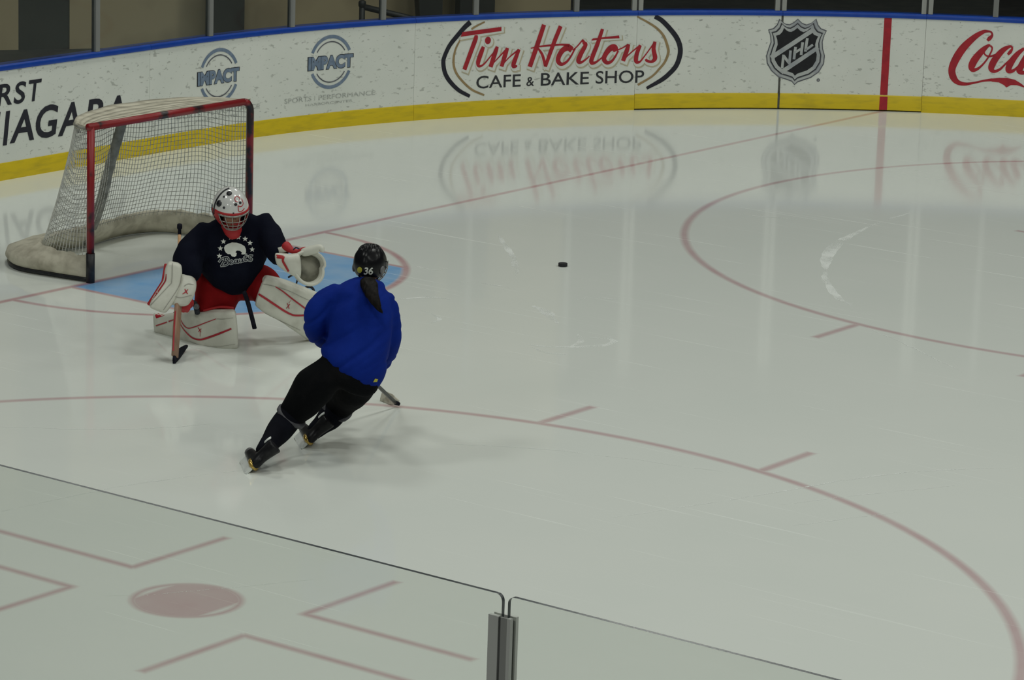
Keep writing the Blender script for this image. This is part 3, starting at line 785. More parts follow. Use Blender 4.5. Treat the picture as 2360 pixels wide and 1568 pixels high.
def resample(p, n):
    p = cr(p, 12); d = [0]
    for a, b in zip(p, p[1:]): d.append(d[-1] + math.dist(a, b))
    out = []; j = 0
    for i in range(n + 1):
        t = d[-1] * i / n
        while j < len(d) - 2 and d[j + 1] < t: j += 1
        k = (t - d[j]) / max(d[j + 1] - d[j], 1e-9)
        out.append(tuple(p[j][q] + (p[j + 1][q] - p[j][q]) * k for q in range(2)))
    return out
NETB = [(-.01, PY0), (-.30, -.995), (-.56, -.945), (-.74, -.78), (-.84, -.46), (-.86, -.06), (-.95, .44), (-.88, .80), (-.48, .925), (-.01, PY1)]
NTH = 84; NH = 27
RT, RBs, RN = resample(TOP, NTH), resample(BASE, NTH), resample(NETB, NTH)
def netp(i, h):
    a, b = RN[i], RT[i]; e = h ** .9
    t = i / NTH
    x = a[0] + (b[0] - a[0]) * e; y = a[1] + (b[1] - a[1]) * e
    sag = math.sin(PI * h) * math.sin(PI * t)
    x += .05 * sag + .022 * sag * math.sin(t * 17 + h * 2.5)
    z = .165 + 1.055 * h - .022 * math.sin(PI * h) * math.sin(t * 22) - .03 * math.sin(PI * t * 6) ** 2 * (1 - h) * h * 2
    return V((x, y, z))
nm = M()
for i in range(NTH + 1):
    nm.tube([netp(i, h / 12) for h in range(13)], .0034, 3)
ne_ = gl(nm).build('netting', MT['cord'], goal)
nm = M()
for h in range(1, NH):
    nm.tube([netp(i, h / NH) + V((.002, 0, 0)) for i in range(NTH + 1)], .0022, 3)
gl(nm).build('netting', MT['cord_shade'], goal)
# canvas over the top shelf
tp = M(); nt_ = len(RT); rows = []
for k in range(7):
    q = k / 6
    rows.append([V((RT[i][0] * q, RT[i][1] * (q if 0 else 1) if True else 0, 1.262 - .02 * q - .016 * math.sin(PI * q) + .008 * noise.noise(V((i * .12, k * .35, 0))))) for i in range(nt_)])
rows.append([V((RT[i][0] * 1.03 - .008, RT[i][1] * 1.01, 1.205 + .012 * noise.noise(V((i * .3, 3, 1))))) for i in range(nt_)])
for k in range(len(rows) - 1):
    b = len(tp.v); tp.add(rows[k] + rows[k + 1], [(i, i + 1, nt_ + i + 1, nt_ + i) for i in range(nt_ - 1)])
o = gl(tp).build('top_canvas', MT['canvas'], goal)
md = o.modifiers.new('thick', 'SOLIDIFY'); md.thickness = .008
gl(M().tube([(x, y, 1.215) for x, y in RT], .014, 8)).build('top_frame', MT['canvasd'], goal)
gl(M().tube([(x, y, .022) for x, y in RBs], .020, 8)).build('base_frame', MT['postblk'], goal)
# padded skirt round the base
sk = M(); rg = []
for i in range(NTH + 1):
    a, b = RBs[max(i - 1, 0)], RBs[min(i + 1, NTH)]
    tx, ty = b[0] - a[0], b[1] - a[1]; l = math.hypot(tx, ty); nx, ny = -ty / l, tx / l
    if nx * (RBs[i][0] + .5) + ny * RBs[i][1] < 0: nx, ny = -nx, -ny
    f = min(1, i / 5, (NTH - i) / 5)
    bul = 1 + .35 * noise.noise(V((i * .30, 0, 0)))
    o_, q_ = V((*RBs[i], 0)), V((*RN[i], 0)); nn = V((nx, ny, 0))
    ez = .02 * noise.noise(V((i * .5, 4, 0)))
    pr = [o_ + nn * .015 + V((0, 0, .045)), o_ + nn * .035 * bul * f + V((0, 0, .075)), o_.lerp(q_, .06) + nn * .035 * bul * f + V((0, 0, .125)), o_.lerp(q_, .38) + nn * .012 * f + V((0, 0, .172 + ez * .6)),
          o_.lerp(q_, .75) + V((0, 0, .190 + ez)), q_ + nn * .012 + V((0, 0, .215 + ez)), q_ - nn * .006 + V((0, 0, .205 + ez)), q_ - nn * .010 + V((0, 0, .15)), o_.lerp(q_, .4) - nn * .012 + V((0, 0, .06)), o_ - nn * .03 + V((0, 0, .012))]
    rg.append([p_ + V((0, 0, (.012 if 0 < k < 9 else 0) * noise.noise(V((i * .55, k * 1.3, 2))))) for k, p_ in enumerate(pr)])
sk.loft(rg)
gl(sk).build('skirt', MT['canvas'], goal)
gl(M().tube(sm3([(-.52, -.05, 1.215), (-.60, -.05, .98), (-.70, -.05, .70), (-.83, -.05, .30), (-.97, -.06, .04)]), .041, 12)).build('rear_post', MT['canvasd'], goal)

# puck
pk = M(); rr_ = .0381
prof = [(0, 0), (rr_ - .002, 0), (rr_, .002), (rr_, .0234), (rr_ - .002, .0254), (0, .0254)]
pk.loft([[V((r * math.cos(2 * PI * k / 32), r * math.sin(2 * PI * k / 32), z)) for k in range(32)] for r, z in prof[1:5]])
PKP = (2.283,2.185)
o = pk.build('puck', MT['rubber'], None, True, .6); o.location = (PKP[0], PKP[1], .0345)
o.rotation_euler = (0, 0, .3)
o.location.z = .002
tag(o, 'small black puck lying on the open ice right of the crease', 'puck')

# ------------------------------------------------------------------ people: shared builders
def tf(origin, f, u):
    """matrix with x = right, y = forward, z = up"""
    f = V(f).normalized(); u = V(u); u = (u - f * u.dot(f)).normalized(); r = f.cross(u)
    return Matrix.Translation(V(origin)) @ Matrix((r, f, u)).transposed().to_4x4()

def SE(s):
    c, a, th = s; c = V(c); a = V(a)
    b = V((0, 1, 0)) - a * (a.y / max(a.length_squared, 1e-9))
    return c, a, b.normalized() * th

def secs_of(lst, k=4):
    """smooth a list of traced sections"""
    fl = []
    for s in lst:
        c, a, b = SE(s); fl.append((*c, *a, *b))
    return [(V(q[0:3]), V(q[3:6]), V(q[6:9])) for q in cr(fl, k)]

def scaled(secs, k): return [(c, a * k, b * k) for c, a, b in secs]

def hand_mesh(wrist, fwd, palm, k=1.0, curl=1.25, side=1):
    """palm, four unequal curled fingers and a thumb; palm = direction the palm faces"""
    f = V(fwd).normalized(); p = V(palm); p = (p - f * p.dot(f)).normalized(); r = f.cross(p) * side
    w = V(wrist); m = M()
    P = lambda a, b, c: w + (r * a + f * b + p * c) * k
    m.secs([(P(0, -.03, 0), r * .028 * k, p * .022 * k), (P(0, .0, 0), r * .032 * k, p * .020 * k), (P(0, .045, 0), r * .042 * k, p * .019 * k), (P(0, .085, 0), r * .043 * k, p * .016 * k)], 14, 2.6, .6)
    for x, l in ((-.033, .072), (-.011, .083), (.011, .077), (.033, .060)):
        pts = [P(x, .075, 0)]; ang = .15; q = pts[0]
        for seg, c in ((.45, .55), (.32, .85), (.25, .7)):
            ang += c * curl
            q = q + (f * math.cos(ang) + p * math.sin(ang)) * l * seg * 1.15 * k
            pts.append(q)
        m.tube(sm3(pts, 3), [(.0105 - .0028 * i / 9) * k for i in range(10)], 8, dome=.9)
    pts = [P(.030, .012, .004), P(.052, .035, .016), P(.050, .060, .036), P(.030, .074, .052)]
    m.tube(sm3(pts, 3), [(.0135 - .003 * i / 9) * k for i in range(10)], 8, dome=.9)
    return m

def head_mesh(c, M3, k=1.0):
    """skull, jaw, nose, brow, lips and ears; local -y is the face, built in head space then turned by M3"""
    m = M()
    B = lambda p, r: m.ball(V(c) + M3 @ (V(p) * k), V(r) * k, 16, 12, M3)
    B((0, .012, .03), (.073, .092, .090)); B((0, -.022, -.045), (.056, .066, .066)); B((0, -.052, -.088), (.030, .028, .026))
    B((0, -.098, -.018), (.011, .016, .024)); B((0, -.108, -.034), (.015, .014, .011)); B((0, -.080, .022), (.055, .016, .012))
    B((0, -.086, -.066), (.024, .010, .006)); B((0, -.084, -.076), (.020, .010, .006))
    for s in (-1, 1):
        B((s * .075, .012, -.012), (.010, .022, .032)); B((s * .036, -.068, -.03), (.022, .022, .020))
    return m

def eyes_mouth(c, M3, parent, k=1.0):
    for s in (-1, 1):
        M().ball(V(c) + M3 @ (V((s * .031, -.082, .002)) * k), .0125 * k, 10, 8).build('eye', MT['hair'], parent)
    M().ball(V(c) + M3 @ (V((0, -.093, -.071)) * k), V((.024, .005, .005)) * k, 12, 8, M3).build('mouth', MT['bred'], parent)

def lay(name, art, mt, parent, bvh, off=.004, L=.018, d=(0, .978, -.21), y0=0.0):
    """print laid over a garment"""
    d = V(d).normalized(); v, f = art.fine(L); out = []; ok = []
    for x, z in v:
        o = V((x, y0, z)) - d * 1.2
        h = bvh.ray_cast(o, d)
        if h[0] is None: out.append(V((x, y0, z))); ok.append(False)
        else: out.append(h[0] - d * off); ok.append(True)
    f = [q for q in f if all(ok[i] for i in q)]
    used = sorted({i for q in f for i in q}); mp = {i: k for k, i in enumerate(used)}
    return M().add([out[i] for i in used], [tuple(mp[i] for i in q) for q in f]).build(name, mt, parent, True)

def skate(parent, origin, f, u, k=1.0, plain=False):
    T = tf(origin, f, u)
    mv = lambda m: m.moved(lambda q: T @ (q * k))
    X = V((1, 0, 0)); Z = V((0, 0, 1)); Y = V((0, 1, 0))
    sec = lambda y, z, w, h: (V((0, y, z)), X * w, Z * h)
    bt = M().secs([sec(-.128, .118, .024, .040), sec(-.112, .120, .034, .052), (V((0, -.06, .120)), X * .037, Z * .055), sec(0, .112, .040, .046), sec(.07, .104, .045, .038), sec(.125, .100, .040, .032), sec(.150, .098, .024, .022)], 18, 2.4, .5)
    bt.secs([(V((0, -.072, .13)), X * .036, Y * .052), (V((0, -.075, .19)), X * .040, Y * .054), (V((0, -.082, .245)), X * .046, Y * .062), (V((0, -.086, .275)), X * .050, Y * .066)], 18, 2.2)
    b = link('skate_boot', fuse(mv(bt), 'skate_boot', .009, 3), MT['boot'], parent)
    mv(M().secs([sec(.095, .100, .047, .036), sec(.130, .098, .042, .034), sec(.157, .096, .022, .02)], 16, 2.4, .5)).build('toe_cap', MT['grey'], b)
    h = M()
    h.secs([(V((0, y, .048)), X * w, Z * .026) for y, w in ((-.125, .010), (-.09, .017), (-.04, .008), (.04, .008), (.09, .017), (.13, .010))], 12, 4)
    h.secs([(V((0, y, .022)), X * .007, Z * .014) for y in (-.135, -.10, 0, .10, .14)], 10, 4)
    mv(h).build('blade_holder', MT['holder'], parent, True, .7)
    mv(M().secs([(V((0, y, z)), X * .0022, Z * hh) for y, z, hh in ((-.145, .018, .008), (-.12, .010, .010), (0, .008, .008), (.12, .010, .010), (.152, .020, .008))], 8, 6)).build('skate_blade', MT['blade'], parent, True, .6)
    if not plain:
        mv(M().secs([(V((0, -.130, .085)), X * .022, Z * .012), (V((0, -.118, .088)), X * .036, Z * .020), (V((0, -.085, .090)), X * .0405, Z * .022), (V((0, -.06, .092)), X * .039, Z * .018)], 16, 2.4, .4)).build('heel_cup', MT['gold'], b)
        mv(M().tube([(-.050, -.045, .235), (-.054, -.055, .262), (-.052, -.062, .285)], [(.012, .004)] * 3, 8, ref=(0, 1, 0), pw=4)).build('pull_tab', MT['holder'], b)
    return b

# ------------------------------------------------------------------ goaltender
G = thing('person', 'person in navy jersey, red pants and white goalie pads kneeling before the goal', 'person', (2.285, -1.866, 0), 0.71783)
# head frame: turned a little to the viewer's right and tipped down
HC = V((-0.0567,-0.02,1.0372))
HM = (Matrix.Rotation(math.radians(16), 3, 'Z') @ Matrix.Rotation(math.radians(14), 3, 'X') @ Matrix.Rotation(math.radians(-4), 3, 'Y'))
tors = secs_of([((-0.0313,0.06,0.9742),(0.0966,0,0.0144),0.085), ((-0.0227,0.12,0.908),(0.1986,0,0.0257),0.13), ((-0.0358,0.17,0.8143),(0.2665,0,0.0333),0.165), ((-0.0439,0.19,0.7022),(0.2766,0,0.0287),0.18), ((-0.0411,0.19,0.6103),(0.2562,0,0.0331),0.19), ((-0.0384,0.19,0.5199),(0.2108,0,0.0259),0.19), ((-0.0233,0.2,0.4451),(0.1654,0,0.0139),0.17), ((-0.0165,0.21,0.3976),(0.1057,0,0.0065),0.14)])
armR = [V(q) for q in ((-0.2149,0.14,0.8463), (-0.2976,0.08,0.7547), (-0.3575,-0.02,0.6593), (-0.3491,-0.1,0.5807), (-0.339,-0.13,0.549))]
armL = [V(q) for q in ((0.1542,0.14,0.9102), (0.24,0.06,0.8123), (0.281,-0.04,0.7376), (0.3124,-0.08,0.7082))]
jer = M().secs(tors, 28, 2.3, .35)
jer.tube(sm3(armR), [.088 + .022 * math.sin(i / 20 * PI) for i in range(21)], 16, dome=.3)
jer.tube(sm3(armL), [.095 - .012 * i / 15 for i in range(16)], 16, dome=.3)
def foldg(p):
    return .010 * noise.noise(V((p.x * 5 + p.z * 5, p.y * 4, p.z * 9 - p.x * 4))) + .006 * noise.noise(V((p.x * 16, p.y * 12, p.z * 14)))
jme = fuse(jer, 'jersey', .013, 7, foldg)
jersey = link('jersey', jme, MT['navy'], G)
# pants
legR = secs_of([((-0.0823,0.28,0.4673),(0.2187,0,-0.0324),0.17), ((-0.1302,0.24,0.3876),(0.1788,0,-0.0168),0.16), ((-0.1526,0.21,0.303),(0.1612,0,-0.0041),0.13), ((-0.1612,0.2,0.2272),(0.1453,0,0.0021),0.1), ((-0.1508,0.2,0.1492),(0.1138,0,0.0016),0.06)])
thL = [V(q) for q in ((0.0412,0.3,0.4454), (0.1298,0.24,0.4436), (0.1865,0.17,0.4403), (0.2184,0.12,0.3999))]
pt = M().secs(legR, 22, 2.3, .3)
pt.tube(sm3(thL), [.155 - .03 * i / 15 for i in range(16)], 18, dome=.5)
pme = fuse(pt, 'pants', .014, 6, lambda p: .007 * noise.noise(V((p.x * 7, p.y * 7, p.z * 6))))
pants = link('pants', pme, MT['red'], G)
# body under the clothes, face and hands in the gloves
bd = M().secs(scaled(tors, .84), 22, 2.2, .3)
bd.tube([V((-0.0329,0.1,0.8414)), V((-0.0431,0.05,0.9249)), HC + HM @ V((0, .02, -.06))], [.062, .058, .056], 14)
bd.join(head_mesh(HC, HM, 1.08))
hR = V((-0.3591,-0.15,0.419)); hL = V((0.362,-0.13,0.6875))
bd.tube(sm3([armR[0], armR[1], armR[2], armR[4], hR + V((0, -.01, .04))]), [.062 - .026 * i / 20 for i in range(21)], 12, dome=.5)
bd.tube(sm3([armL[0], armL[1], armL[3], hL]), [.062 - .026 * i / 15 for i in range(16)], 12, dome=.5)
bd.secs(scaled(legR, .78), 18, 2.1, .3)
knR, anR, toR = V((-0.1525,0.14,0.0654)), V((-0.4977,0.5,0.0421)), V((-0.6285,0.62,0.0124))
knL, anL, toL = V((0.2063,0.13,0.3716)), V((0.7578,0.46,0.0923)), V((0.8667,0.52,0.0469))
bd.tube(sm3([legR[-1][0], knR, (knR + anR) / 2, anR]), [.07 - .026 * i / 15 for i in range(16)], 14, dome=.5)
bd.tube(sm3([thL[0], thL[2], knL, (knL + anL) / 2, anL]), [.10 - .055 * i / 20 for i in range(21)], 14, dome=.5)
bd.join(hand_mesh(hR, (-.25, -.35, -.9), (-.35, .9, -.25), .82, 1.3, 1))
bd.join(hand_mesh(hL, (.9, -.2, -.1), (.1, -.95, -.2), .85, .9, 1))
body = link('body', fuse(bd, 'body', .0085, 3), MT['skin'], G)
eyes_mouth(HC, HM, body, 1.08)
# neck guard, red
M().tube([V((-0.0495,-0,0.9538)), V((-0.0458,-0.01,0.9113)), V((-0.0327,-0.02,0.8625)), V((-0.0228,-0.02,0.8212))], [(.075, .062), (.076, .06), (.062, .05), (.035, .035)], 16, ref=(1, 0, 0)).build('neck_guard', MT['bred'], G)

# mask: white shell, red sides, wire cage
MK = Matrix.Translation(HC) @ HM.to_4x4()
def mq(az, el, k=1.0):
    """point on the mask; az 0 = face, el up"""
    rx, ry, rz = .128, .150, .160
    x = rx * math.sin(az) * math.cos(el); y = -ry * math.cos(az) * math.cos(el); z = rz * math.sin(el)
    if el < 0:
        q = math.cos(az)
        y *= 1 + (.10 * -el if q > 0 else 0); x *= 1 - .16 * (-el)
        z *= .92
    return MK @ (V((x, y, z)) * k)
R_ = math.radians
def mgrid(az0, az1, el0, el1, na, ne, k=1.0, skip=None):
    m = M(); v = []; f = []
    for j in range(ne + 1):
        for i in range(na + 1):
            v.append(mq(az0 + (az1 - az0) * i / na, el0 + (el1 - el0) * j / ne, k))
    for j in range(ne):
        for i in range(na):
            if skip and skip(az0 + (az1 - az0) * (i + .5) / na, el0 + (el1 - el0) * (j + .5) / ne): continue
            a = j * (na + 1) + i; f.append((a, a + 1, a + na + 2, a + na + 1))
    return m.add(v, f)
def shell(name, m, mt, par):
    o = m.build(name, mt, par); s = o.modifiers.new('thick', 'SOLIDIFY'); s.thickness = .006; s.offset = 0; return o
msk = shell('mask', mgrid(-PI, PI, R_(6), R_(89), 64, 28), MT['maskw'], G)
shell('mask_side', mgrid(-PI, PI, R_(-62), R_(6), 64, 26, 1.0, lambda az, el: abs(az) < R_(58) and el > R_(-48)), MT['bred'], msk)
shell('brow_trim', mgrid(R_(-75), R_(75), R_(3), R_(11), 40, 3, 1.02), MT['bred'], msk)
cg = M()
def wire(fn, n=14, r=.0032, k=1.06, closed=False): cg.tube([mq(*fn(i / n), k) for i in range(n + (0 if closed else 1))], r, 6, closed=closed)
for el in (2, -14, -27, -40): wire(lambda t, el=el: (R_(-56 + 112 * t), R_(el)))
for az in (-54, -34, -12, 12, 34, 54): wire(lambda t, az=az: (R_(az * (1 - .25 * t)), R_(3 - 53 * t)))
wire(lambda t: (R_(-44 + 88 * t), R_(-50)), r=.0045)
wire(lambda t: (R_(-58 + 116 * t), R_(4)), r=.0045)
cg.build('cage', MT['cage'], msk)
for az, el, rr in ((-28, 66, .020), (-62, 30, .024), (-52, 52, .008), (-40, 24, .009), (2, 34, .011), (22, 36, .010), (-8, 12, .006)):
    c = mq(R_(az), R_(el), 1.025); q = mq(R_(az), R_(el), 1.2) - c; q.normalize()
    M().tube([c - q * .004, c + q * .002], rr, 14).build('vent', MT['black'], msk)
lg = M()
for pts in ([(2, 50), (14, 56), (28, 50), (26, 44)], [(2, 50), (4, 42), (14, 40)], [(10, 30), (20, 26), (34, 30), (38, 44)], [(10, 30), (10, 16), (22, 14), (34, 18)]):
    lg.tube([mq(R_(q[0]), R_(q[1]), 1.022) for q in cr(pts, 4)], .0032, 5)
lg.build('mask_emblem', MT['bred'], msk)
M().tube([mq(R_(-80), R_(-5 + 10 * i), 1.028) for i in range(10)], .007, 6).build('mask_edge', MT['black'], msk)
M().tube([mq(R_(-100), R_(-30 + 14 * i), 1.02) for i in range(4)], .008, 6).build('mask_strap', MT['strap'], msk)

# leg pads
def pad(secs, name):
    m = M().secs(secs_of(secs, 5), 28, 5.0, .25)
    return link(name, fuse(m, name, .011, 4, lambda p: .003 * noise.noise(p * 9)), MT['pad'], G)
padR = pad([((-0.0046,0.01,0.1366),(0.0114,0,-0.1488),0.05), ((-0.0957,0.035,0.1263),(0.0018,0,-0.1457),0.062), ((-0.2316,0.12,0.1062),(0.0078,0,-0.1412),0.066), ((-0.3496,0.22,0.0911),(0.0108,0,-0.1287),0.064), ((-0.4387,0.33,0.0806),(0.012,0,-0.0996),0.058), ((-0.5248,0.42,0.07),(0.0102,0,-0.082),0.056), ((-0.6065,0.5,0.0668),(0.0069,0,-0.0724),0.05)], 'leg_pad')
padL = pad([((0.1688,0.04,0.4232),(-0.0376,0,-0.1102),0.055), ((0.2404,0.07,0.3805),(-0.0294,0,-0.1313),0.064), ((0.3555,0.13,0.317),(-0.026,0,-0.1448),0.066), ((0.4636,0.2,0.2426),(-0.0273,0,-0.16),0.064), ((0.5648,0.28,0.1735),(-0.0336,0,-0.1674),0.06), ((0.6774,0.35,0.123),(-0.029,0,-0.1516),0.058), ((0.7895,0.43,0.0715),(-0.0229,0,-0.1373),0.055), ((0.884,0.5,0.0351),(-0.0152,0,-0.1194),0.05)], 'leg_pad')
bvR, bvL = bvh_of(padR.data), bvh_of(padL.data)
lay('red_stripe', Art().add(ribbon2([(-0.038,0.1462,0.0126),(-0.1132,0.1134,0.0144),(-0.2025,0.0775,0.0149),(-0.2639,0.0593,0.0137),(-0.32,0.0701,0.0111),(-0.3708,0.1127,0.0089),(-0.4019,0.1526,0.0066),(-0.4134,0.1784,0.0046)])), MT['printred'], padR, bvR)
lay('red_stripe', Art().add(ribbon2([(-0.1481,0.2179,0.0046),(-0.2261,0.1868,0.0069),(-0.3041,0.154,0.008),(-0.3543,0.1418,0.0077),(-0.3881,0.1644,0.0069),(-0.4108,0.2073,0.0044)])), MT['printred'], padR, bvR)
lay('red_stripe', Art().add(ribbon2([(-0.598,0.2218,0.0288),(-0.5619,0.235,0.0286),(-0.5229,0.2517,0.0255)])), MT['printred'], padR, bvR)
lay('red_stripe', Art().add(ribbon2([(-0.5947,0.1516,0.0089),(-0.5446,0.1696,0.01),(-0.5112,0.1828,0.0091)])).add(ribbon2([(-0.5,0.1875,0.01),(-0.4611,0.2019,0.008)])).add(ribbon2([(-0.4838,0.2523,0.0055),(-0.456,0.2613,0.0055)])), MT['printred'], padR, bvR)
lay('pad_mark', Art().add(ribbon2([(-0.2816,0.1486,0.0055),(-0.2703,0.1343,0.0057),(-0.2589,0.1143,0.0051)])).add(ribbon2([(-0.2564,0.1403,0.0051),(-0.2702,0.1285,0.0055),(-0.2757,0.114,0.0046)])).add(ribbon2([(-0.2656,0.117,0.0033),(-0.2653,0.0824,0.0029)])), MT['printred'], padR, bvR)
lay('pad_seam', Art().add(ribbon2([(-0.0278,0.2272,0.0028),(-0.1033,0.2163,0.0034),(-0.1425,0.218,0.0034)])).add(ribbon2([(-0.0084,0.031,0.0022),(-0.1456,0.0089,0.0022),(-0.2578,0.016,0.0022),(-0.3478,0.0466,0.0023)])), MT['padg'], padR, bvR)
lay('red_stripe', Art().add(ribbon2([(0.1538,0.4062,0.0149),(0.2142,0.3681,0.0159),(0.2773,0.3262,0.0159),(0.3458,0.2817,0.0154),(0.4036,0.2531,0.0138),(0.4507,0.2484,0.0134),(0.5028,0.2518,0.0138)])), MT['printred'], padL, bvL)
lay('red_stripe', Art().add(ribbon2([(0.2752,0.4625,0.0062),(0.333,0.426,0.0096),(0.4069,0.3683,0.0113),(0.4967,0.3027,0.0113),(0.5443,0.2685,0.0103)])), MT['printred'], padL, bvL)
lay('pad_mark', Art().add(ribbon2([(0.3631,0.3409,0.0051),(0.3712,0.3249,0.0051),(0.3794,0.2983,0.0053)])).add(ribbon2([(0.384,0.3331,0.0053),(0.3713,0.3169,0.0051),(0.3585,0.3006,0.0048)])).add(ribbon2([(0.3761,0.341,0.0026),(0.3914,0.3627,0.0021)])), MT['printred'], padL, bvL)
lay('pad_seam', Art().add(ribbon2([(0.1813,0.4824,0.0041),(0.2648,0.465,0.0046),(0.3746,0.4319,0.0041),(0.4849,0.3801,0.0041),(0.5269,0.362,0.0032)])).add(ribbon2([(0.1318,0.3107,0.0031),(0.2159,0.2557,0.0032),(0.3368,0.1958,0.0031),(0.463,0.1385,0.0032)])), MT['padg'], padL, bvL)
# top rolls of the pads
M().tube(sm3([V((0.2073,0.06,0.4904)), V((0.3567,0.13,0.4322)), V((0.5341,0.24,0.3391)), V((0.681,0.34,0.2568))]), [.045, .048, .05, .05, .05, .05, .05, .05, .05, .05, .05, .05, .05, .05, .05, .045], 14, dome=.7).build('pad_roll', MT['pad'], padL)
M().tube(sm3([V((-0.0281,0.02,0.2571)), V((-0.1761,0.09,0.239)), V((-0.3347,0.2,0.2051))]), .028, 12, dome=.7).build('pad_roll', MT['pad'], padR)
M().tube(sm3([V((-0.2393,0.1,0.2552)), V((-0.1293,0.07,0.2895)), V((-0.0287,0.03,0.2936))]), .010, 8, dome=.7).build('pad_binding', MT['bred'], padR)
M().tube(sm3([V((0.5574,0.3,0.3391)), V((0.5832,0.31,0.334)), V((0.609,0.32,0.3256))]), .016, 8).build('pad_binding', MT['bred'], padL)
# straps: loops behind the pads and the dark strap hanging between the knees
M().tube(sm3([V((0.4864,0.26,0.36)), V((0.4986,0.27,0.397)), V((0.5304,0.28,0.4051)), V((0.5562,0.28,0.3859)), V((0.5631,0.27,0.3459))]), (.010), 8).build('strap_loop', MT['strap'], padL)
M().tube([V((0.436,0.2,0.4699)), V((0.4214,0.2,0.3983))], [(.014, .006), (.014, .006)], 8).build('strap', MT['strap'], padL)
M().tube([V((0.3689,0.18,0.4927)), V((0.3939,0.18,0.5093)), V((0.4446,0.19,0.5111)), V((0.4361,0.2,0.4634))], .007, 8).build('strap', MT['strap'], padL)
M().tube(sm3([V((0.0481,0.02,0.4195)), V((0.0708,-0,0.3663)), V((0.1005,0,0.2635)), V((0.1304,-0,0.1476))]), [(.017, .010)] * 16, 10, pw=4).build('hanging_strap', MT['tape'], G)
M().tube(sm3([V((-0.3462,0.08,0.297)), V((-0.3153,0.1,0.3123)), V((-0.2961,0.1,0.2803)), V((-0.2862,0.1,0.2351))]), .020, 10, dome=.6).build('knee_strap', MT['strap'], G)
M().ball(V((-0.2925,0.06,0.2926)), .022, 12, 8).build('knee_buckle', MT['grey'], G)
fr_, fl_ = V((-0.5572,0.6,-0.015)), V((0.9361,0.62,-0.0253))
fr_.z, fl_.z = .075, .08
skate(G, fr_, (.45, .85, .1), (.82, -.5, .10), .92, True)
skate(G, fl_, (.45, .85, .0), (-.70, .36, .22), .92, True)

# blocker: bent board with stripes, padded hand box and red palm
bk = M().secs(secs_of([((-0.4494,-0.16,0.6509),(0.0512,0,-0.0103),0.05), ((-0.4566,-0.17,0.6068),(0.0619,0,-0.0054),0.055), ((-0.4633,-0.19,0.5362),(0.0636,0,-0.007),0.055), ((-0.4914,-0.22,0.4708),(0.0682,0,-0.0181),0.055), ((-0.5304,-0.25,0.4037),(0.0713,0,-0.0212),0.055), ((-0.5634,-0.27,0.3488),(0.062,0,-0.023),0.05)], 5), 24, 5, .3)
blk = link('blocker', fuse(bk, 'blocker', .009, 4), MT['pad'], G)
hb_ = M().secs(secs_of([((-0.361,-0.13,0.5742),(0.0466,0,-0.012),0.07), ((-0.3551,-0.16,0.5154),(0.0637,0,-0.007),0.085), ((-0.3772,-0.19,0.4404),(0.0714,0,-0.0053),0.085), ((-0.4104,-0.21,0.3838),(0.0682,0,-0.0086),0.07)], 5), 22, 3.2, .4)
hbx = link('hand_guard', fuse(hb_, 'hand_guard', .009, 4), MT['pad'], blk)
bvB = bvh_of(blk.data, hbx.data)
lay('red_stripe', Art().add(ribbon2([(-0.5086,0.5446,0.0044),(-0.5127,0.4987,0.0089),(-0.5358,0.4582,0.0091),(-0.5798,0.3945,0.0111),(-0.6489,0.3131,0.0133)])), MT['printred'], blk, bvB)
lay('board_seam', Art().add(ribbon2([(-0.4648,0.6253,0.0055),(-0.4681,0.4937,0.0055),(-0.4884,0.459,0.0044),(-0.6238,0.3077,0.0046)])).add(ribbon2([(-0.3972,0.5406,0.0044),(-0.4186,0.4486,0.0044),(-0.5232,0.2805,0.0046)])), MT['padg'], blk, bvB)
lay('board_seam', Art().add(ribbon2([(-0.4403,0.3794,0.0039),(-0.3956,0.3743,0.0044),(-0.3233,0.3926,0.004)])).add(ribbon2([(-0.3797,0.4577,0.0039),(-0.352,0.4754,0.005),(-0.3101,0.4703,0.0033)])), MT['padg'], blk, bvB)
lay('glove_mark', Art().add(ribbon2([(-0.3739,0.4378,0.0066),(-0.3626,0.415,0.008),(-0.3513,0.4008,0.0046)])).add(ribbon2([(-0.3516,0.4352,0.0055),(-0.3681,0.4149,0.0077),(-0.3903,0.4002,0.0044)])), MT['printred'], blk, bvB)
M().tube([V((-0.5102,-0.14,0.6441)), V((-0.5302,-0.17,0.5229)), V((-0.629,-0.25,0.3736))], .014, 8, dome=.5).build('edge_binding', MT['bred'], blk)
gp = hand_mesh(hR + V((0, -.005, 0)), (-.2, -.3, -.92), (-.35, .9, -.25), 1.12, 1.35, 1)
link('glove_palm', fuse(gp, 'glove_palm', .008, 2), MT['bred'], blk)

# catching glove: cuff, red panel, deep pocket with a rolled rim
cc = V((0.5103,-0.24,0.6559))
cm = tf(cc, (-.25, .93, -.22), (.12, .15, .98))
outer = M(); rings = []
NS = 36
def rim(a):
    rx = .088 + .020 * math.cos(a - 2.6) ** 2; rz = .118
    x = rx * math.cos(a) - .03 * max(0, -math.cos(a)) * .6; z = rz * math.sin(a) - .012 * math.cos(a)
    if math.sin(a) > .3 and math.cos(a) > 0: x += .030 * math.sin(a) * math.cos(a) * 2
    return x, z
def gl_ring(k, y): return [cm @ V((rim(2 * PI * i / NS)[0] * k, y, rim(2 * PI * i / NS)[1] * k)) for i in range(NS)]
outer.loft([gl_ring(.35, .16), gl_ring(.75, .135), gl_ring(1.0, .08), gl_ring(1.08, .01), gl_ring(1.02, -.02), gl_ring(.90, -.012), gl_ring(.82, .03), gl_ring(.62, .085), gl_ring(.3, .11)])
outer = outer
catch = outer.build('catching_glove', MT['pad'], G)
pk_ = M().loft([gl_ring(.80, .026), gl_ring(.63, .078), gl_ring(.30, .103), gl_ring(.05, .106)])
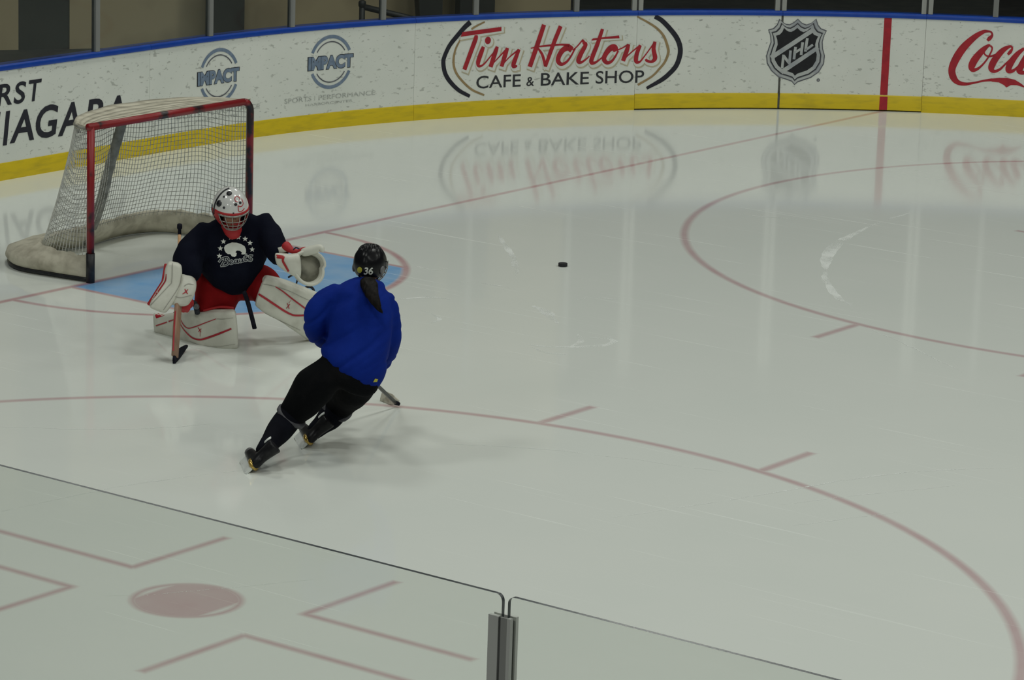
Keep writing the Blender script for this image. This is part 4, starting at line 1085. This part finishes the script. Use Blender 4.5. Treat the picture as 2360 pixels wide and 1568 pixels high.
pk_.build('pocket', MT['pocket'], catch)
M().tube([cm @ V((rim(2 * PI * i / NS)[0] * 1.01, -.016, rim(2 * PI * i / NS)[1] * 1.01)) for i in range(NS)], .011, 8, closed=True).build('rim', MT['pad'], catch)
cu = M().secs(secs_of([((0.2817,-0.2,0.7059),(0.0085,0,-0.0459),0.05), ((0.3268,-0.22,0.6917),(0.0103,0,-0.0618),0.06), ((0.381,-0.24,0.6793),(0.0091,0,-0.0761),0.065), ((0.4384,-0.25,0.6728),(0.0047,0,-0.0921),0.05)], 5), 22, 3.2, .35)
cuf = link('glove_cuff', fuse(cu, 'glove_cuff', .009, 4), MT['pad'], catch)
bvC = bvh_of(cuf.data)
lay('red_panel', Art().add(poly2([(0.2621,0.702,0.0005),(0.3287,0.6924,0.0005),(0.3161,0.6683,0.0005),(0.2667,0.6728,0.0005)])).add(ribbon2([(0.3288,0.6871,0.0144),(0.3215,0.655,0.0154),(0.3403,0.6181,0.0154),(0.3644,0.5758,0.0134)])).add(ribbon2([(0.2694,0.6649,0.0134),(0.2804,0.6278,0.0123),(0.294,0.5854,0.0106)])), MT['bred'], cuf, bvC)
M().tube(sm3([V((0.3386,-0.12,0.7935)), V((0.3854,-0.15,0.7654)), V((0.435,-0.17,0.7608)), V((0.4839,-0.19,0.788))]), [.036, .036, .034, .030, .026, .024, .022, .02, .019, .018, .018, .018, .018, .018, .016, .014], 12, dome=.5).build('glove_strap', MT['bred'], catch)
M().tube([V((0.3234,-0.1,0.7827)), V((0.3365,-0.11,0.7404))], .045, 14).build('cuff_ring', MT['pad'], catch)
M().tube(sm3([V((0.397,-0.2,0.7792)), V((0.4151,-0.21,0.7974)), V((0.4401,-0.21,0.7883))]), .005, 6).build('lace', MT['strap'], catch)
th = M().tube(sm3([V((0.4714,-0.22,0.7655)), V((0.5389,-0.24,0.7898)), V((0.5877,-0.26,0.8106)), V((0.6065,-0.27,0.7908))]), [.030, .032, .033, .034, .034, .033, .032, .03, .028, .026, .024, .022, .02, .02, .018, .016], 12, dome=.7)
th.build('thumb', MT['pad'], catch)

# chest print
bvJ = bvh_of(jme)
CH = (380, 400)
lay('bison_print', Art().add(poly2([(-0.0992,0.7442,0.0005),(-0.0922,0.7615,0.0005),(-0.0709,0.774,0.0005),(-0.0424,0.7853,0.0005),(-0.0089,0.7838,0.0005),(0.0246,0.7731,0.0005),(0.0487,0.7588,0.0005),(0.0586,0.737,0.0005),(0.0599,0.7149,0.0005),(0.0534,0.7001,0.0005),(0.0376,0.6965,0.0005),(0.0256,0.6997,0.0005),(0.0303,0.712,0.0005),(0.0157,0.724,0.0005),(-0.0058,0.7261,0.0005),(-0.0166,0.7137,0.0005),(-0.007,0.7065,0.0005),(-0.0101,0.6869,0.0005),(-0.0219,0.6779,0.0005),(-0.0411,0.6815,0.0005),(-0.0532,0.6984,0.0005),(-0.07,0.6982,0.0005),(-0.0844,0.7077,0.0005),(-0.0942,0.7247,0.0005)])), MT['white'], jersey, bvJ)
A = Art()
for x, y in ((820, 1240), (835, 1130), (880, 1025), (990, 965), (1108, 960), (1208, 985), (1282, 1048), (1315, 1145)):
    c = {(820, 1240): [(-0.1319,0.684,0.0005)], (835, 1130): [(-0.1254,0.7389,0.0005)], (880, 1025): [(-0.1036,0.7906,0.0005)], (990, 965): [(-0.0514,0.8208,0.0005)],
         (1108, 960): [(0.0039,0.8242,0.0005)], (1208, 985): [(0.0518,0.8127,0.0005)], (1282, 1048): [(0.0876,0.7825,0.0005)], (1315, 1145): [(0.1041,0.7353,0.0005)]}[(x, y)][0]
    pts = []
    for k in range(10):
        a = PI / 2 + k * PI / 5; r = .021 if k % 2 == 0 else .009
        pts.append((c[0] + r * math.cos(a), c[1] + r * math.sin(a)))
    A.add(poly2(pts))
lay('star_print', A, MT['white'], jersey, bvJ, L=.012)
BE = [[(-0.1338,0.6408,0.0078),(-0.1173,0.6607,0.0076),(-0.084,0.6749,0.0076),(-0.0672,0.6664,0.0078),(-0.0741,0.6491,0.0066),(-0.1027,0.6413,0.0057)], [(-0.0911,0.6709,0.0085),(-0.1003,0.6413,0.0085),(-0.1167,0.6107,0.0085)], [(-0.1027,0.6413,0.0057),(-0.0717,0.6467,0.0071),(-0.0643,0.6321,0.0076),(-0.0833,0.6146,0.0069),(-0.119,0.6092,0.0066)],
      [(-0.0524,0.6323,0.0057),(-0.0358,0.6448,0.0066),(-0.0455,0.653,0.0057),(-0.0572,0.6371,0.0076),(-0.0475,0.625,0.0066),(-0.0261,0.6352,0.0047)], [(-0.0001,0.6552,0.0066),(-0.0168,0.6549,0.0066),(-0.0238,0.6376,0.0078),(-0.0094,0.6354,0.0057),(0.0023,0.6577,0.0076),(0.0002,0.6356,0.0066),(0.0144,0.6431,0.0049)],
      [(0.0166,0.6628,0.0066),(0.0144,0.6431,0.0078),(0.0288,0.6434,0.0066),(0.0381,0.6656,0.0066),(0.0359,0.6459,0.0069),(0.0502,0.6511,0.0047)], [(0.0615,0.7003,0.0057),(0.0524,0.6634,0.0078),(0.0574,0.6497,0.0066),(0.0693,0.6563,0.0047)], [(0.0451,0.677,0.0047),(0.0737,0.6858,0.0047)],
      [(0.1071,0.6912,0.0057),(0.0879,0.6909,0.0069),(0.0834,0.6761,0.0066),(0.1026,0.6666,0.0069),(0.0957,0.6518,0.0066),(0.0741,0.6539,0.0047)]]
A = Art()
for st in BE: A.add(ribbon2([(a, b, w * 1.0) for a, b, w in st], 5, .009))
lay('script_print', A, MT['silver'], jersey, bvJ, .004, .012)
A = Art()
for st in BE: A.add(ribbon2([(a, b, w * .75) for a, b, w in st], 5))
lay('script_print', A, MT['navy'], jersey, bvJ, .006, .012)
M().box(V((-0.2854,-0,0.5922)) - V((.012, .004, .004)), V((-0.2854,-0,0.5922)) + V((.012, .004, .004))).build('hem_tag', MT['holder'], jersey, False)

# goalie stick: top-level, held in the blocker hand
gs = thing('goalie_stick', 'wooden goalie stick with black taped blade, held in the white blocker', 'hockey stick', (2.285, -1.866, 0), 0.71783)
kn, mid, heel = V((-0.4263,0.4,0.8227)), V((-0.4196,-0.22,0.3954)), V((-0.4358,-0.48,0.0483))
top_d = (kn - mid).normalized()
M().tube([mid, mid + (kn - mid) * .45, mid + (kn - mid) * .86], [(.016, .012)] * 3, 10, pw=4).build('shaft', MT['peach'], gs)
M().tube([mid + (kn - mid) * .86, kn - top_d * .02, kn - top_d * .018, kn], [(.017, .013), (.017, .013), (.024, .02), (.023, .019)], 10, pw=3).build('taped_knob', MT['tape'], gs)
pdl = M().tube([mid + top_d * .02, mid - top_d * .04, mid + (heel - mid) * .5, heel], [(.014, .014), (.036, .016), (.038, .017), (.034, .016)], 12, ref=(.25, .95, 0), pw=4).build('paddle', MT['wood'], gs)
bvP = bvh_of(pdl.data)
lay('red_print', Art().add(ribbon2([(-0.4383,0.2759,0.0091),(-0.4439,0.1607,0.01),(-0.4469,-0.0126,0.0103)])), MT['printred'], pdl, bvP, .003)
tip, bl0 = V((-0.3559,-0.12,0.0431)), V((-0.4443,-0.5,0.0118))
bm_ = M()
pts = sm3([V((-0.4413,-0.5,0.0213)), V((-0.4219,-0.4,0.0324)), V((-0.3938,-0.26,0.0343)), V((-0.359,-0.12,0.0398))], 5)
bm_.tube(pts, [(.036 + .010 * math.sin(min(1, i / 9) * PI) - .026 * max(0, (i - 8) / 7) ** 1.5, .011) for i in range(16)], 12, ref=(0, 0, 1), pw=3, dome=.6)
bm_.build('blade', MT['tape'], gs)

# ------------------------------------------------------------------ skater
S = thing('person', 'person in blue jersey and black pants skating away, black helmet and ponytail', 'person', (4.566, -4.379, 0), 0.71465)
tor = secs_of([((0.7855,0.655,1.1190),(0.0896,0,-0.0185),0.085), ((0.743,0.6,1.0734),(0.1506,0,-0.0232),0.13), ((0.7341,0.585,1.0224),(0.188,0,-0.0199),0.15), ((0.7322,0.56,0.9482),(0.2074,0,-0.0139),0.165), ((0.7264,0.53,0.8552),(0.2089,0,-0.0226),0.175), ((0.7203,0.49,0.7617),(0.2019,0,-0.0285),0.18), ((0.6919,0.45,0.6766),(0.2146,0,-0.054),0.19), ((0.6802,0.43,0.6128),(0.2054,0,-0.077),0.19), ((0.6712,0.42,0.568),(0.1766,0,-0.0961),0.18)])
saL = [V(q) for q in ((0.5855,0.6,1.0282), (0.4831,0.57,0.9763), (0.4293,0.55,0.8718), (0.4639,0.66,0.7552), (0.543,0.88,0.6584))]
saR = [V(q) for q in ((0.8698,0.6,1.0041), (0.9118,0.6,0.8761), (0.9169,0.64,0.7235), (0.8777,0.84,0.5448), (0.7994,1.0000,0.4815))]
jb = M().secs(tor, 28, 2.4, .2)
jb.tube([V((0.7656,0.6,1.0538)), V((0.7745,0.64,1.0907)), V((0.7802,0.665,1.1168))], [.085, .074, .070], 18)
jb.tube(sm3(saL), [.084 + .004 * math.sin(i / 20 * PI) - .016 * i / 20 for i in range(21)], 16, dome=.4)
jb.tube(sm3(saR), [.080 - .016 * i / 20 for i in range(21)], 16, dome=.4)
def folds(p):
    d = p.x * .62 - p.z * .95
    a = 1 - abs(noise.noise(V((d * 6.5, p.y * 2.0, (p.x * .95 + p.z * .62) * 1.6)))) * 2.6
    b = 1 - abs(noise.noise(V((d * 12 + 7, p.y * 3, (p.x + p.z) * 2.4)))) * 2.6
    return -.014 * max(0, a) ** 2 - .005 * max(0, b) ** 2 + .010 * noise.noise(p * 4) + .003
sjm = fuse(jb, 'jersey', .012, 6, folds)
sj = link('jersey', sjm, MT['blue'], S)
# pants
hpL, hpR = V((0.5718,0.37,0.6203)), V((0.7242,0.42,0.536))
lL = [hpL, V((0.4361,0.36,0.4842)), V((0.3559,0.4,0.3645)), V((0.2912,0.42,0.2725))]
lR = [hpR, V((0.6977,0.58,0.4269)), V((0.6529,0.72,0.333)), V((0.5953,0.82,0.2309))]
sp = M().secs(secs_of([((0.6911,0.44,0.6962),(0.1702,0,-0.0546),0.15), ((0.6731,0.42,0.6094),(0.1846,0,-0.083),0.165), ((0.6516,0.4,0.554),(0.1902,0,-0.0915),0.17), ((0.6416,0.4,0.4969),(0.1732,0,-0.0691),0.15)]), 24, 2.3, .3)
sp.tube(sm3(lL), [.105 + .032 * math.sin(min(1, i / 7) * PI / 2) - .045 * max(0, (i - 5) / 10) for i in range(16)], 18, dome=.15)
sp.tube(sm3(lR), [.110 + .025 * math.sin(min(1, i / 7) * PI / 2) - .042 * max(0, (i - 5) / 10) for i in range(16)], 18, dome=.15)
spm = fuse(sp, 'pants', .013, 6, lambda p: .008 * noise.noise(V((p.x * 8, p.y * 8, p.z * 7))))
link('pants', spm, MT['pblack'], S)
shL = [lL[-1] + V((.01, 0, .02)), V((0.2308,0.36,0.21)), V((0.1813,0.27,0.1675)), V((0.1321,0.16,0.128)), V((0.1023,0.13,0.0988))]
shR = [lR[-1] + V((.01, 0, .02)), V((0.5564,0.8,0.1771)), V((0.5111,0.76,0.1402)), V((0.4577,0.73,0.0978)), V((0.4327,0.72,0.0709))]
for sh, lg_ in ((shL, lL), (shR, lR)):
    s_ = M().tube(sm3(sh), [.086 - .0018 * i + .010 * math.sin(min(1, i / 12) * PI) for i in range(21)], 16, dome=.3)
    sock = link('sock', fuse(s_, 'sock', .011, 4), MT['sock'], S)
    d = (lg_[-1] - lg_[-2]).normalized(); c = lg_[-1]
    c = c + V((0, -.012, 0))
    M().tube([c - d * .006, c + d * .018], [.107, .104], 24, dome=.05).build('sock_band', MT['band'], sock)
# skates
skate(S, V((-0.0248,0.125,-0.0095)), (-.10, .97, .04), (.74, .06, .67), 1.0)
skate(S, V((0.33,0.74,-0.0088)), (-.12, .97, .04), (.72, .06, .69), 1.0)
# body and hands
SH_ = V((0.7841,0.75,1.1899))
SM = (Matrix.Rotation(math.radians(158), 3, 'Z') @ Matrix.Rotation(math.radians(14), 3, 'X'))
sb = M().secs(scaled(tor[5:-5], .76), 22, 2.2, .3)
sb.tube([V((0.748,0.62,0.9977)), V((0.7759,0.68,1.0849)), SH_ + SM @ V((0, .01, -.06))], [.060, .052, .052], 14)
sb.join(head_mesh(SH_, SM, 1.0))
w1, w2 = V((0.5594,0.86,0.6633)), V((0.7681,1.0800,0.4616))
sb.tube(sm3([saL[0], saL[1], saL[2], saL[3], saL[4], w1]), [.046 - .014 * i / 25 for i in range(26)], 12, dome=.5)
sb.tube(sm3([saR[0], saR[1], saR[2], saR[3], saR[4], w2]), [.046 - .014 * i / 25 for i in range(26)], 12, dome=.5)
sb.tube(sm3([hpL, lL[1], lL[3], shL[1], shL[3], shL[4]]), [.085 - .050 * min(1, i / 18) for i in range(26)], 14, dome=.5)
sb.tube(sm3([hpR, lR[1], lR[3], shR[1], shR[3], shR[4]]), [.085 - .050 * min(1, i / 18) for i in range(26)], 14, dome=.5)
for w in (w1, w2): sb.join(hand_mesh(w, (.3, .75, -.55), (.4, -.3, -.85), .84, 1.3, 1))
sbody = link('body', fuse(sb, 'body', .009, 3), MT['skin'], S)
eyes_mouth(SH_, SM, sbody)
for w in (w1, w2):
    gm = hand_mesh(w, (.3, .75, -.55), (.4, -.3, -.85), 1.4, 1.3, 1)
    d = V((.3, .75, -.55)).normalized()
    gm.tube([w - d * .13, w - d * .05, w + d * .0], [.062, .056, .046], 14, dome=.3)
    link('glove', fuse(gm, 'glove', .009, 3), MT['pblack'], S)
# helmet
HK = Matrix.Translation(SH_) @ SM.to_4x4()
def hq(az, el, k=1.0):
    rx, ry, rz = .098, .119, .120
    w = 1.0 + .035 * math.cos(6 * az) * math.cos(el) ** 2 * (1 if el > .2 else .3)
    return HK @ (V((rx * math.sin(az) * math.cos(el) * w, -ry * math.cos(az) * math.cos(el) * w + .008, rz * math.sin(el) + .018)) * k)
hm = M(); v = []; f = []; na, ne = 72, 24
for j in range(ne + 1):
    for i in range(na):
        az = -PI + 2 * PI * i / na
        low = R_(-48) if abs(az) > R_(100) else (R_(-34) if abs(az) > R_(62) else R_(16))
        low = R_(-46) if abs(az) > R_(115) else (R_(16) if abs(az) < R_(58) else R_(16) + (R_(-46) - R_(16)) * min(1, (abs(az) - R_(58)) / R_(30)))
        v.append(hq(az, low + (R_(89) - low) * j / ne))
for j in range(ne):
    for i in range(na):
        f.append((j * na + i, j * na + (i + 1) % na, (j + 1) * na + (i + 1) % na, (j + 1) * na + i))
hm.add(v, f)
hel = hm.build('helmet', MT['helmet'], S)
sd = hel.modifiers.new('thick', 'SOLIDIFY'); sd.thickness = .012; sd.offset = 0
for az in (-160, -130, 130, 160, 180, -100, 100):
    M().tube([hq(R_(az), R_(e), 1.02) for e in range(34, 84, 8)], [.006, .010, .012, .012, .011, .009, .005], 8, dome=.8).build('helmet_ridge', MT['helmet'], hel)
for az, el in ((-165, 52), (165, 50), (150, 40), (-140, 42), (-172, 64), (142, 60)):
    c = hq(R_(az), R_(el), 1.035); q = (hq(R_(az), R_(el), 1.2) - c).normalized()
    M().tube([c - q * .006, c + q * .003], .006, 8).build('vent', MT['grey'], hel)
cgs = M()
def cw(fn, n=12, r=.0035): cgs.tube([hq(*fn(i / n), 1.16) for i in range(n + 1)], r, 6)
for el in (8, -8, -22, -36, -50): cw(lambda t, el=el: (R_(-78 + 156 * t), R_(el)))
for az in (-76, -50, -25, 0, 25, 50, 76): cw(lambda t, az=az: (R_(az * (1 - .3 * t)), R_(10 - 62 * t)))
cgs.build('cage', MT['cage'], hel)
for s in (-1, 1):
    M().tube([hq(R_(s * 96), R_(-30), 1.04), hq(R_(s * 92), R_(-48), 1.0), hq(R_(s * 70), R_(-62), 1.05)], .006, 6).build('chin_strap', MT['strap'], hel)
    M().ball(hq(R_(s * 100), R_(-18), 1.03), V((.014, .03, .032)), 12, 8, SM).build('ear_guard', MT['grey'], hel)
hv = bvh_of(hel.data)
A = Art().add(text2('36', *(lambda a, b: (a[0], b[0], a[1], b[1]))([(0.715,1.2903,0.0003)][0], [(0.7748,1.3399,0.0003)][0]), .03, .15))
lay('number_sticker', A, MT['white'], hel, hv, .013, .012, (.0386, 1, -.212))
q = [(0.6885,1.3209,0.0003)][0]
lay('round_sticker', Art().add(arc2(q[0], q[1], .008, .016, 0, 2 * PI, 24, .012)), MT['yellow'], hel, hv, .013, .012, (.0386, 1, -.212))
# ponytail
pt_ = sm3([V((0.7644,0.61,1.1256)), V((0.7704,0.53,1.1176)), V((0.7899,0.42,1.0713)), V((0.8226,0.37,1.0152)), V((0.8533,0.35,0.9694))], 5)
pm = M().tube(pt_, [(.046 + .012 * min(1, i / 5) - .052 * max(0, (i - 5) / 15) ** 1.2, .026 + .012 * min(1, i / 6) - .030 * max(0, (i - 6) / 14)) for i in range(21)], 16, ref=(1, 0, 0), dome=.5)
pm.ball(V((0.7715,0.64,1.0964)), V((.070, .055, .040)), 14, 10)
link('ponytail', fuse(pm, 'ponytail', .007, 2, lambda p: .004 * noise.noise(V((p.x * 60, p.y * 40, p.z * 6)))), MT['hair'], S)
# small crest at the hem
bvS = bvh_of(sjm)
lay('hem_badge', Art().add(poly2([(0.7917,0.601,0.0004),(0.8037,0.6247,0.0004),(0.8225,0.6207,0.0004),(0.8167,0.6035,0.0004)])), MT['yellow'], sj, bvS, .004, .02, (.04, 1, -.24))

# the skater's stick: top-level, held in front
ss = thing('hockey_stick', 'dark hockey stick held ahead of the person in blue, blade on the ice', 'hockey stick', (4.566, -4.379, 0), 0.71465)
he, bt_ = V((1.0215,1.7200,0.0264)), w1 + V((.02, .07, -.05))
he.z = max(he.z, .012)
d = (he - bt_).normalized()
M().tube([bt_ - d * .06, bt_ + (he - bt_) * .5, he], [(.012, .009)] * 3, 10, pw=4).build('shaft', MT['shaft'], ss)
M().tube([bt_ - d * .075, bt_ + d * .10], [(.018, .014)] * 2, 10, pw=3, dome=.4).build('grip_tape', MT['tape'], ss)
bl = sm3([he + V((.012, .01, .006)), V((0.9971,1.7800,0.0321)), V((0.9636,1.8400,0.0408)), V((0.9269,1.9000,0.0496))], 4)
for q in bl: q.z = max(q.z - .02, .036)
M().tube(bl, [(.016 + .022 * min(1, i / 5), .007) for i in range(13)], 12, ref=(.25, .2, 1), pw=3, dome=.7).build('blade', MT['bladeb'], ss)
M().tube([he - d * .02, he + V((.018, .008, -.004))], [(.016, .010), (.012, .009)], 10, pw=3, dome=.5).build('heel_tape', MT['tape'], ss)
